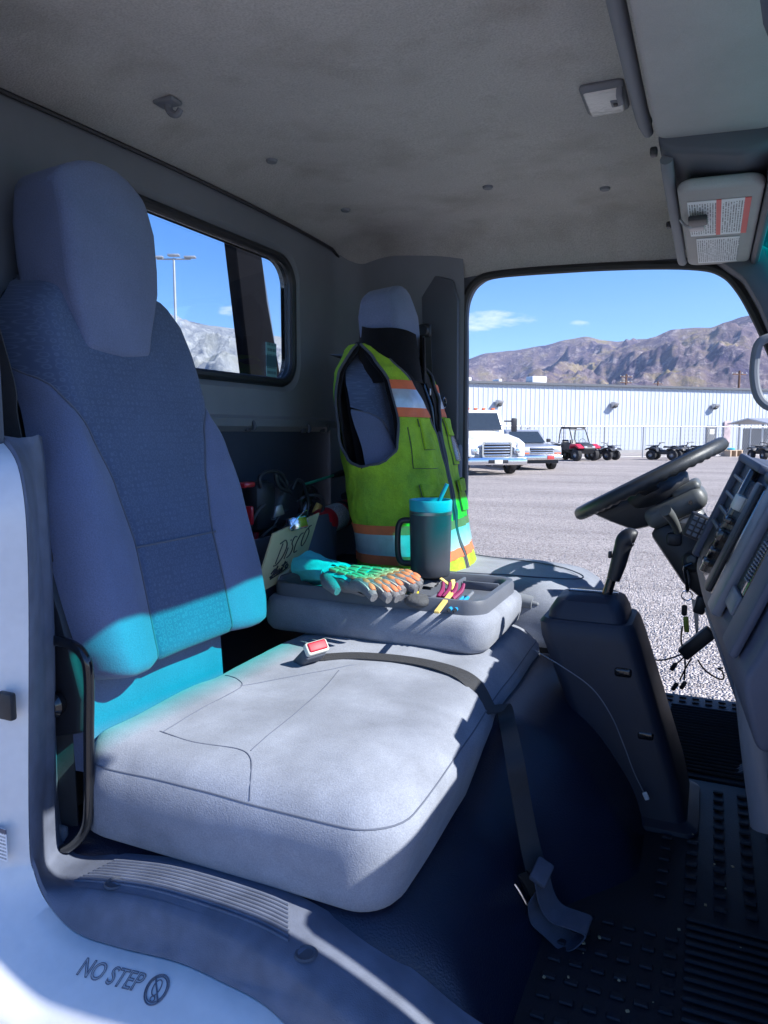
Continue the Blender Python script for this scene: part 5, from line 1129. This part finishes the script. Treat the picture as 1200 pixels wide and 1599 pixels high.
ex.part('cylinder', MB().lathe([(.0, 0), (.030, .0), (.042, .012), (.044, .03), (.044, ln_*.72), (.040, ln_*.80), (.022, ln_*.9), (.018, ln_)], a, dx, n=30), EXTR, smooth=50)
EXL = label_mat('extinguisher_label', (.68, .70, .74), (.08, .08, .12), 14, (), ax=(2, 1))
ex.part('label_band', MB().lathe([(.0446, .052), (.0446, .135)], a, dx, n=30, cap=False), EXL, smooth=50); ex.part('strap', MB().lathe([(.0452, .145), (.0452, .17)], a, dx, n=30, cap=False), BLK, smooth=50)
ex.part('valve', MB().box(a+dx*(ln_+.02)+Vector((0, 0, .012)), (.03, .05, .05), .008), BLK); ex.part('hose', MB().tube([a+dx*(ln_+.01)+Vector((0, 0, .03)), a+dx*ln_*.8+Vector((.0, 0, .062)), a+dx*ln_*.55+Vector((0, 0, .058))], .012, n=10, k=5), BLK)
tb_ = Thing('tool_pouch', 'black pouch with looped jumper cables behind the passenger backrest', 'pouch', (-1.16, 1.6, 1.20))
po = MB(); po.sheet(lambda u, v: at(lerp(lerp(412, 428, v), lerp(462, 476, v), u), lerp(812, 758+6*math.sin(u*6), v), X=-1.14+.03*math.sin(u*math.pi)), 8, 8, .03); tb_.part('pouch', po, BLK)
tb_.part('pouch_side', MB().box(at(405, 790, X=-1.15), (.06, .10, .14), .02), BLK)
for i, pts in enumerate(([(408, 762), (406, 745), (420, 736), (440, 740), (452, 765)], [(432, 742), (440, 752), (450, 765), (456, 772)], [(456, 765), (464, 750), (474, 756), (482, 785), (478, 805)], [(468, 780), (472, 800), (470, 815)], [(430, 740), (436, 760), (452, 768)])):
    tb_.part('cable_loop', MB().tube([at(x, y, X=-1.12+.006*i) for x, y in pts], .0055, n=8, k=6), BLK, smooth=60)
tb_.part('clamp_grip', MB().box(at(384, 757, X=-1.12), (.03, .05, .014), .005), EXTR); tb_.part('clamp_grip', MB().box(at(388, 805, X=-1.10), (.03, .014, .05), .005), EXTR)
CABL = M_('grey_cable_sheath', (.055, .06, .07), .5, var=.2)
jc = Thing('cable_coil', 'coil of grey cables heaped above the bin behind the clipboard', 'cable coil', (-1.15, 1.75, 1.27)); rs = random.Random(31)
for i in range(9):
    cx_, cy_, cz_ = -1.14+rs.uniform(-.03, .03), 1.78+rs.uniform(-.16, .20), 1.36+rs.uniform(-.01, .05); r0 = rs.uniform(.035, .07); tl = rs.uniform(-.8, .8)
    jc.part('loop', MB().tube([(cx_+.03*math.sin(t+tl), cy_+r0*math.cos(t), cz_+r0*.75*math.sin(t)) for t in [2*math.pi*k_/18 for k_ in range(18)]], rs.uniform(.003, .0055), n=7, closed=True), CABL if i % 3 else BLK, smooth=60)
for i, (py_, zz_, mm_) in enumerate(((1.66, 1.40, EXTR), (1.90, 1.39, STEEL), (1.97, 1.38, YEL))): jc.part('tool_handle', MB().tube([(-1.16, py_, 1.28), (-1.15, py_+.03, zz_), (-1.14, py_+.05, zz_+.04)], [.008, .010, .011], n=10, k=4), mm_)
ic = Thing('snow_brush', 'green rod with black handle leaning across the rear wall behind the vest', 'brush', at(500, 755, X=-1.2))
ic.part('rod', MB().tube([at(440, 768, X=-1.17), at(525, 741, X=-1.19)], .0045, n=10), GRN); ic.part('handle', MB().tube([at(520, 743, X=-1.19), at(532, 739, X=-1.19), at(575, 731, X=-1.19)], [.008, .012, .013], n=12), BLK)
pg = Thing('plastic_bag', 'crumpled clear plastic bag on the shelf beside the extinguisher', 'plastic bag', at(500, 800, X=-1.2))
def bagf(u, v):
    t = u*2*math.pi; f_ = v*math.pi; p_ = Vector((math.sin(f_)*math.cos(t)*.035, math.sin(f_)*math.sin(t)*.085, math.cos(f_)*.055)); n_ = noise.noise(p_*38)*.022+noise.noise(p_*80)*.010; return Vector((-1.19, 2.0, 1.435)) + p_*(1+n_*9)
pg.part('film', MB().sheet(bagf, 30, 20), BAG, smooth=0)

# ================================================================== outside: dark body post and lamp pole behind the cab
bp_ = Thing('body_frame_post', 'dark steel post of the truck body seen through the rear window', 'post', (-1.8, 2.6, .75))
pts = [at(368, 372, X=-1.78), at(408, 388, X=-1.78), at(418, 470, X=-1.78), at(441, 600, X=-1.78), at(394, 600, X=-1.78)]
top = [(p.y, p.z+.0) for p in pts]
prf = [(top[0][0]-.01, 2.75), (top[1][0]-.03, 2.75), top[1], top[2], top[3], (top[3][0]+.12, .80), (top[4][0]+.10, .80), top[4], top[0]]
bp_.part('plate', MB().prism(prf, 0, -1.84, -1.78, .006), M_('flat_black_paint', (.006, .006, .008), .95, spec=.05))
bp_.part('edge_flange', MB().prism([(top[1][0]-.03, 2.75), (top[1][0]-.005, 2.75), (top[1][0]+.028, top[1][1]), (top[3][0]+.028, top[3][1]), (top[3][0]+.145, .80), (top[3][0]+.122, .80), (top[3][0]+.003, top[3][1]), (top[2][0]+.003, top[2][1]), (top[1][0]+.003, top[1][1])], 0, -1.90, -1.80, .004), STEEL)
bp_.part('deck', MB().box((-2.7, 1.62, .72), (2.0, 2.1, .16), .02), BLK)
lp_ = Thing('light_pole', 'tall steel lot light with three lamp heads seen through the rear window', 'light pole', far(282, 62))
B = far(282, 62); H = CAMZ + (675-413)/F*62*1.0
lp_.part('pole', MB().tube([B, B+Vector((0, 0, H))], [.17, .10], n=12), FEN, smooth=60)
rt_ = Vector((math.cos(R(YAW)), math.sin(R(YAW)), 0)); fw_ = Vector((-math.sin(R(YAW)), math.cos(R(YAW)), 0))
lp_.part('cross_arm', MB().tube([B+Vector((0, 0, H-.1))-rt_*1.4, B+Vector((0, 0, H-.1))+rt_*1.4], .06), FEN)
for s_ in (-1.35, 1.35, 0): lp_.part('lamp_head', MB().box(B+Vector((0, 0, H+(.06 if s_ else .22)))+rt_*s_, (.95, .5, .16), .04, rot=Euler((0, 0, R(YAW)))), FEN)

# ================================================================== warehouse, fence, poles
WA, WB = far(430, 48.2), far(1500, 72.5); wd = (WB-WA).normalized(); wnr = Vector((wd.y, -wd.x, 0)); WLen = (WB-WA).length; WH = 5.22
wr_ = math.atan2(wd.y, wd.x)
SIDING = M_('white_steel_siding', (.47, .51, .57), .45, var=.06, vscale=.5, spec=.4)
whs = Thing('warehouse', 'long white corrugated steel warehouse with flat dark roof edge', 'building', WA, wr_, local=True)
sd = MB(); pitch = .40; vs = []; xs = []
x = 0
while x < WLen:
    for dx, dy in ((0, 0), (.28, 0), (.31, -.03), (.36, -.03), (.39, 0)): xs.append((x+dx, dy))
    x += pitch
vs = [Vector((a, c, 0)) for a, c in xs] + [Vector((a, c, WH)) for a, c in xs]; n = len(xs)
sd.add(vs, [(i, i+1, n+i+1, n+i) for i in range(n-1)]); whs.part('siding', sd, SIDING, smooth=0)
whs.part('roof', MB().prism([(-.25, WH-.02), (-.25, WH+.14), (18, WH+1.1), (18, 0), (.1, 0), (.1, WH-.02)], 0, -.1, WLen), ROOFM, smooth=0)
whs.part('footing', MB().box((WLen/2, -.09, .12), (WLen, .10, .24)), M_('concrete', (.34, .33, .32), .9, var=.15, vscale=2), smooth=0)
def wl_px(px):       # distance along the wall of a pixel column
    d = far(px, 1.0) - Vector((0, 0, 0)); den = d.x*(-wd.y) + d.y*wd.x
    t = (WA.x*(-wd.y) + WA.y*wd.x)/den; return (d*t - WA).dot(wd)
for px in (775, 953, 1108):
    x = wl_px(px); lo = whs.part('wall_lamp', MB().prism([(-.10, 3.55), (-.55, 3.78), (-.62, 3.98), (-.10, 4.02)], 0, x-.22, x+.22, .03), FEN); whs.part('lamp_lens', MB().box((x, -.36, 3.62), (.34, .36, .05), .01, rot=Euler((R(-27), 0, 0))), BLK, lo)
x = wl_px(1107); dr_ = whs.part('door', MB().box((x, -.09, 1.14), (.95, .08, 2.12), .01), M_('grey_door', (.10, .105, .115), .5)); whs.part('door_window', MB().box((x-.0, -.14, 1.68), (.5, .03, .42), .01), CREAM, dr_); whs.part('door_handle', MB().box((x+.36, -.15, 1.05), (.06, .06, .16), .015), FEN, dr_)
x = wl_px(1131); whs.part('notice_board', MB().box((x, -.12, 1.65), (.7, .06, 1.9), .02), M_('red_white_board', (.5, .38, .40), .6, var=.5, vscale=3)); whs.part('downpipe', MB().tube([(wl_px(825), -.14, 0), (wl_px(825), -.14, 2.1)], .06), FEN)
for px, w, h, nm in ((862, 1.3, .55, 'roof_unit'), (746, .9, .32, 'roof_vent'), (800, .3, .25, 'roof_vent')):
    x = wl_px(px); whs.part(nm, MB().box((x, 2.5, WH+.25+h/2), (w, 1.0, h), .05), WHITE2)
fnc = Thing('chain_link_fence', 'grey chain-link fence with steel posts in front of the warehouse', 'fence', WA - wd*0 + wnr*9.2, wr_, local=True)
FL = WLen*.95; FH = 2.02
CHAIN = bpy.data.materials.new('chain_link'); CHAIN.use_nodes = True; N, L, b = nodes(CHAIN); b.inputs['Base Color'].default_value = (.42, .43, .45, 1); b.inputs['Roughness'].default_value = .5; b.inputs['Metallic'].default_value = .5
mw = MB()
for k_ in range(int(FL/.16)):
    for sg in (-1, 1):
        x0 = k_*.16; mw.add([(x0, .02, .05), (x0+.018, .02, .05), (x0+.018+sg*FH*.6, .02, FH), (x0+sg*FH*.6, .02, FH)], [(0, 1, 2, 3)])
fnc.part('wire_mesh', mw, CHAIN, smooth=0, kind='stuff')
fnc.part('top_rail', MB().tube([(0, 0, FH), (FL, 0, FH)], .032, n=6), FEN); fnc.part('bottom_wire', MB().tube([(0, 0, .06), (FL, 0, .06)], .012, n=5), FEN)
pme = MB().tube([(0, 0, 0), (0, 0, FH+.06)], .045, n=8).mesh('post', FEN)
x = 1.0
while x < FL: fnc.piece('post', pme, Matrix.Translation((x, 0, 0))); x += 3.05
def pole(px, depth, ytop, lab, arms=2):
    Bp = far(px, depth); Hp = CAMZ + (675-ytop)/F*depth; T = Thing('utility_pole', lab, 'utility pole', Bp, group='utility poles beyond the warehouse')
    T.part('pole', MB().tube([Bp, Bp+Vector((0, 0, Hp))], [.24, .15], n=10), WOOD, smooth=60)
    for i in range(arms):
        z = Hp-.5-i*1.0; c = T.part('cross_arm', MB().box(Bp+Vector((0, 0, z)), (2.4, .14, .14), .02, rot=Euler((0, 0, R(YAW+20)))), WOOD)
        for s_ in (-1.0, -.4, .4, 1.0): T.part('insulator', MB().lathe([(.05, 0), (.08, .06), (.04, .2)], Bp+rt_*s_+Vector((0, 0, z+.07)), n=8), CREAM, c)
pole(1147, 105, 581, 'brown utility pole rising over the warehouse roof at the right', 1); pole(973, 130, 586, 'distant utility pole over the middle of the warehouse roof', 2); pole(1022, 150, 597, 'short distant utility pole between the two taller ones', 1)
shd = Thing('lean_to_shelter', 'low open shelter with grey sheet roof by the fence at the right', 'shelter', far(1192, 56), wr_, local=True)
for x in (-1.4, 1.6):
    for y in (-1, 1.2): shd.part('post', MB().box((x, y, 1.15), (.1, .1, 2.3), .01), FEN)
shd.part('roof', MB().prism([(-1.9, 2.25), (0, 2.62), (1.9, 2.25), (1.9, 2.33), (0, 2.72), (-1.9, 2.33)], 0, -1.9, 2.4), FEN, smooth=0)
shd.part('back_screen', MB().box((.2, .9, 1.0), (3.0, .08, 1.9), .02), TRIMD)
plt = Thing('stacked_pallet', 'pale timber pallet with a blue drum lid under the shelter', 'pallet', far(1140, 50), wr_, local=True)
for i in range(5): plt.part('board', MB().box((0, -.4+i*.2, .42), (1.2, .14, .04)), M_('pallet_board', (.55, .42, .30), .85) if i == 0 else bpy.data.materials['pallet_board'])
for i in range(3): plt.part('bearer', MB().box((-.5+i*.5, 0, .2), (.1, 1.0, .40)), bpy.data.materials['pallet_board'])
plt.part('drum_lid', MB().lathe([(.26, 0), (.26, .1), (.2, .14)], (0, 0, .44), n=16), TEALP)

# ================================================================== vehicles outside
def wheel(T, x, y, r, w, rim_m=STEEL, hub=.55, sub=None):
    t = T.part('wheel', MB().lathe([(r*hub, -w*.5), (r*.86, -w*.5), (r*.97, -w*.42), (r, -w*.2), (r, w*.2), (r*.97, w*.42), (r*.86, w*.5), (r*hub, w*.5)], (x, y, r), (0, 1, 0), n=26, cap=False), TYRE, sub, smooth=40)
    T.part('rim', MB().lathe([(0, -.30*w), (r*.25, -.34*w), (r*.3, -.15*w), (r*hub, -.38*w), (r*hub, .38*w), (r*.3, .15*w), (r*.25, .34*w), (0, .30*w)], (x, y, r), (0, 1, 0), n=22, cap=False), rim_m, t, smooth=40)
hdg = R(-53)
tk = Thing('box_truck', 'white medium-duty truck facing the camera beside the silver pickup', 'truck', far(750, 29.5), hdg, local=True)
hood = MB()
def hoodf(u, v):
    x = lerp(.0, 1.75, v); y = lerp(-1, 1, u); w = lerp(1.02, .86, v**1.5); z = lerp(1.72, 1.42, v) - .16*abs(y)**3.5 - .26*sm(.82, 1, v)
    return Vector((x, y*w, z))
hood.sheet(hoodf, 18, 16); tk_h = tk.part('hood', hood, WHITE2, smooth=50)
for sg in (-1, 1): tk.part('fender', MB().prism([(0, .75), (.12, 1.0), (.45, 1.22), (.95, 1.24), (1.35, 1.05), (1.62, .78), (1.78, .70), (1.74, 1.24), (1.2, 1.42), (0, 1.60)], 1, sg*.86, sg*1.18, .06), WHITE2)
tk.part('front_panel', MB().prism([(-.95, .62), (.95, .62), (.9, 1.2), (.55, 1.3), (-.55, 1.3), (-.9, 1.2)], 0, 1.45, 1.68, .04), WHITE2)
gr = tk.part('grille', MB().box((1.74, 0, .98), (.12, 1.12, .52), .05), BLK)
for i in range(5): tk.part('grille_bar', MB().box((1.81, 0, .78+i*.105), (.05, 1.06, .045), .012), CHROME, gr)
tk.part('grille_surround', MB().ring([(1.80, a, c) for a, c in rrect(-.54, .54, .73, 1.25, .08, 4)], [(1.80, a, c) for a, c in rrect(-.61, .61, .67, 1.31, .11, 4)], (.05, 0, 0)), CHROME)
for sg in (-1, 1):
    hl_ = tk.part('headlamp', MB().box((1.70, sg*.86, .93), (.20, .34, .26), .07, 3), LAMP); tk.part('bulb', MB().lathe([(.0, .05), (.08, .04), (.10, 0)], (1.79, sg*.86, .93), (1, 0, 0), n=14), CHROME, hl_)
    tk.part('step_tank', MB().box((-.45, sg*1.02, .62), (1.0, .34, .5), .08), BLK); tk.part('mirror', MB().box((.05, sg*1.42, 1.95), (.12, .24, .55), .04), BLK); tk.part('mirror_arm', MB().tube([(.0, sg*1.0, 2.1), (.05, sg*1.4, 2.1)], .03), BLK)
tk.part('bumper', MB().prism([(-1.2, .40), (1.2, .40), (1.2, .62), (1.12, .70), (-1.12, .70), (-1.2, .62)], 0, 1.72, 1.98, .05), CHROME)
tk.part('bumper_inset', MB().box((1.99, 0, .54), (.03, .8, .13), .01), BLK); tk.part('number_plate', MB().box((2.01, .0, .53), (.02, .32, .15), .005), CREAM)
tk.part('cab', MB().prism([(0, .7), (0, 1.72), (-.42, 2.48), (-.65, 2.58), (-1.75, 2.58), (-1.85, 2.45), (-1.85, .7)], 1, -1.02, 1.02, .08, 3), WHITE2)
def wsf(u, v): return Vector((lerp(.035, -.385, v)+.035, lerp(-.9, .9, u)*lerp(1, .93, v), lerp(1.74, 2.44, v)))
tk.part('windscreen', MB().sheet(wsf, 6, 4), DGLASS)
for sg in (-1, 1): tk.part('side_window', MB().prism([(-.25, 1.78), (-.50, 2.38), (-1.3, 2.38), (-1.3, 1.78)], 1, sg*1.015, sg*1.03), DGLASS)
for y in (-.75, -.35, 0, .35, .75): tk.part('marker_lamp', MB().box((-.62, y, 2.61), (.12, .14, .07), .02), ORNG)
tk.part('cargo_box', MB().box((-4.6, 0, 1.45), (5.0, 2.3, .55), .04), WHITE2); tk.part('chassis', MB().box((-3.2, 0, .75), (7.0, .9, .24), .02), BLK)
for x in (.72, -5.2):
    for y in (-.98, .98): wheel(tk, x, y, .46, .30)
pk = Thing('pickup', 'silver older pickup parked beside the white truck, red plate on its bumper', 'pickup', far(812, 33.8), hdg, local=True)
pk.part('lower_body', MB().prism([(2.28, .52), (2.34, .80), (2.26, 1.04), (1.1, 1.14), (.9, 1.16), (-2.9, 1.16), (-2.95, .60), (-2.2, .5), (1.5, .45)], 1, -.95, .95, .06, 3), SILV)
pk.part('cab', MB().prism([(1.0, 1.12), (.30, 1.68), (.1, 1.76), (-1.05, 1.78), (-1.25, 1.70), (-1.45, 1.12)], 1, -.86, .86, .07, 3), SILV)
pk.part('windscreen', MB().sheet(lambda u, v: Vector((lerp(.98, .32, v)+.03, lerp(-.78, .78, u)*lerp(1, .9, v), lerp(1.17, 1.67, v)+.015)), 4, 3), DGLASS)
for sg in (-1, 1):
    pk.part('side_window', MB().prism([(.72, 1.2), (.25, 1.64), (-1.05, 1.68), (-1.25, 1.2)], 1, sg*.855, sg*.87), DGLASS)
    pk.part('headlamp', MB().box((2.30, sg*.74, .89), (.08, .36, .17), .03), LAMP); pk.part('indicator', MB().box((2.29, sg*.74, .75), (.08, .34, .08), .02), ORNG); pk.part('mirror', MB().box((.75, sg*1.05, 1.28), (.10, .2, .16), .03), BLK)
pg_ = pk.part('grille', MB().box((2.30, 0, .86), (.06, 1.08, .26), .02), BLK)
for i in range(3): pk.part('grille_bar', MB().box((2.335, 0, .77+i*.09), (.03, 1.06, .03), .01), CHROME, pg_)
pk.part('bumper', MB().box((2.40, 0, .56), (.18, 1.86, .22), .06, 3), CHROME); pk.part('air_dam', MB().box((2.28, 0, .38), (.12, 1.6, .16), .03), BLK); pk.part('number_plate', MB().box((2.50, .35, .56), (.02, .32, .16), .005), M_('red_plate', (.55, .06, .06), .5))
for x in (1.52, -1.9):
    for y in (-.84, .84): wheel(pk, x, y, .37, .26)

def atv(px, depth, rz, lab, col, rack=True):
    T = Thing('quad_bike', lab, 'quad bike', far(px, depth), rz, 'off-road quads by the fence', local=True)
    for x in (.62, -.62):
        for y in (-.42, .42): wheel(T, x, y, .30, .24, hub=.45)
    T.part('frame', MB().prism([(.7, .35), (.75, .55), (.3, .62), (-.5, .60), (-.7, .5), (-.6, .32)], 1, -.2, .2, .03), ATVB)
    T.part('seat', MB().prism([(.05, .72), (.0, .84), (-.35, .80), (-.72, .86), (-.75, .74)], 1, -.16, .16, .05, 3), BLK)
    for sg in (-1, 1):
        T.part('front_fender', MB().prism([(.20, .50), (.30, .68), (.55, .76), (.85, .72), (1.0, .58), (.85, .64), (.55, .68), (.36, .62)], 1, sg*.14, sg*.58, .02), col)
        T.part('rear_fender', MB().prism([(-.22, .52), (-.36, .70), (-.65, .76), (-.95, .68), (-.90, .62), (-.62, .68), (-.40, .62)], 1, sg*.14, sg*.58, .02), col)
        T.part('handlebar', MB().tube([(.28, 0, .95), (.22, sg*.2, 1.03), (.12, sg*.38, 1.02)], .022, n=8, k=3), BLK)
    T.part('nose', MB().prism([(.35, .66), (.45, .86), (.75, .82), (.92, .64), (.8, .52)], 1, -.18, .18, .04), col); T.part('headlamp', MB().box((.88, 0, .70), (.06, .24, .09), .02), LAMP); T.part('steering_stem', MB().tube([(.45, 0, .7), (.28, 0, .97)], .03), BLK)
    if rack:
        for nm, x0, x1, z in (('front_rack', .40, .95, .86), ('rear_rack', -1.0, -.45, .84)):
            r_ = MB()
            for y in (-.38, -.19, 0, .19, .38): r_.tube([(x0, y, z), (x1, y, z)], .013, n=6)
            for x in (x0, x1): r_.tube([(x, -.38, z), (x, .38, z)], .013, n=6)
            T.part(nm, r_, BLK)
    return T
atv(864, 44.5, R(-35), 'red and black quad bike just left of the caged buggy', PINK); atv(940, 43.5, R(-25), 'dark quad bike just right of the caged buggy', ATVB); atv(1036, 43.5, R(165), 'dark quad bike standing alone mid-fence behind the steering wheel', ATVB); atv(1079, 45.5, R(150), 'dark quad bike half hidden by the steering wheel rim', ATVB, False)
atv(1192, 44, R(-60), 'dark quad bike at the right edge by the shelter', ATVB)
ut = Thing('side_by_side_buggy', 'off-road buggy with roll cage and bright red front fenders by the fence', 'buggy', far(897, 42.8), R(-42), local=True)
for x in (.95, -.95):
    for y in (-.62, .62): wheel(ut, x, y, .35, .28, hub=.45)
ut.part('floor_tub', MB().prism([(1.1, .42), (1.2, .62), (.55, .80), (.45, .55), (-.55, .50), (-.6, .85), (-1.35, .88), (-1.35, .5)], 1, -.55, .55, .04), ATVB)
ut.part('hood', MB().prism([(.5, .82), (.55, 1.08), (1.15, .96), (1.38, .74), (1.3, .60)], 1, -.42, .42, .06, 3), ATVB)
for sg in (-1, 1):
    ut.part('front_fender', MB().prism([(.45, .70), (.55, .98), (1.0, .98), (1.35, .78), (1.30, .70), (.95, .86), (.62, .84)], 1, sg*.38, sg*.80, .03), PINK); ut.part('rear_fender', MB().prism([(-.5, .75), (-.6, .95), (-1.2, .98), (-1.45, .85), (-1.2, .85), (-.7, .82)], 1, sg*.5, sg*.80, .03), ATVB)
    ut.part('headlamp', MB().box((1.30, sg*.28, .80), (.08, .22, .10), .03), LAMP); ut.part('seat', MB().prism([(.1, .62), (.1, .78), (-.35, .74), (-.52, 1.22), (-.62, 1.20), (-.48, .6)], 1, sg*.05, sg*.5, .05), BLK)
    ut.part('cage_side', MB().tube([(.55, sg*.60, 1.02), (.18, sg*.56, 1.82), (.0, sg*.55, 1.88), (-.62, sg*.55, 1.88), (-.78, sg*.58, 1.0)], .032, n=8, k=4), BLK)
    ut.part('door_net', MB().prism([(.4, .62), (.45, 1.05), (-.5, 1.05), (-.5, .62)], 1, sg*.60, sg*.62, .01), ATVB)
for x, z in ((.2, 1.80), (-.62, 1.88)): ut.part('cage_cross_bar', MB().tube([(x, -.56, z), (x, .56, z)], .03, n=8), BLK)
ut.part('roof_panel', MB().box((-.22, 0, 1.93), (.9, 1.15, .05), .02), ATVB)
ut.part('windscreen', MB().prism([(-.5, 1.1), (.5, 1.1), (.46, 1.75), (-.46, 1.75)], 0, .40, .41), GLASS); ut.part('steering', MB().tube([(.32+.04*math.cos(t), .28+.17*math.cos(t), 1.12+.15*math.sin(t)) for t in [2*math.pi*i/16 for i in range(16)]], .015, n=6, closed=True), BLK)
rk = MB()
for y in (-.5, -.25, 0, .25, .5): rk.tube([(-.6, y, 2.04), (.15, y, 2.04)], .014, n=6)
for x in (-.6, .15): rk.tube([(x, -.5, 2.04), (x, .5, 2.04)], .014, n=6); rk.tube([(x, -.5, 1.95), (x, -.5, 2.1)], .012, n=6); rk.tube([(x, .5, 1.95), (x, .5, 2.1)], .012, n=6)
ut.part('roof_rack', rk, BLK)

# ================================================================== air between here and the mountains
hz = MB().box((0, 0, 448), (11400, 11400, 904)); ho = single('haze', hz, bpy.data.materials.new('haze_air'), 'thin blue haze between the lot and the mountains', 'haze', kind='stuff', smooth=0)
hm = ho.data.materials[0]; hm.use_nodes = True; N = hm.node_tree.nodes; N.clear(); o_ = N.new('ShaderNodeOutputMaterial'); pv = N.new('ShaderNodeVolumePrincipled')
pv.inputs['Color'].default_value = (.55, .70, 1.0, 1); pv.inputs['Density'].default_value = 8e-5; pv.inputs['Anisotropy'].default_value = .2
hm.node_tree.links.new(pv.outputs[0], o_.inputs['Volume'])
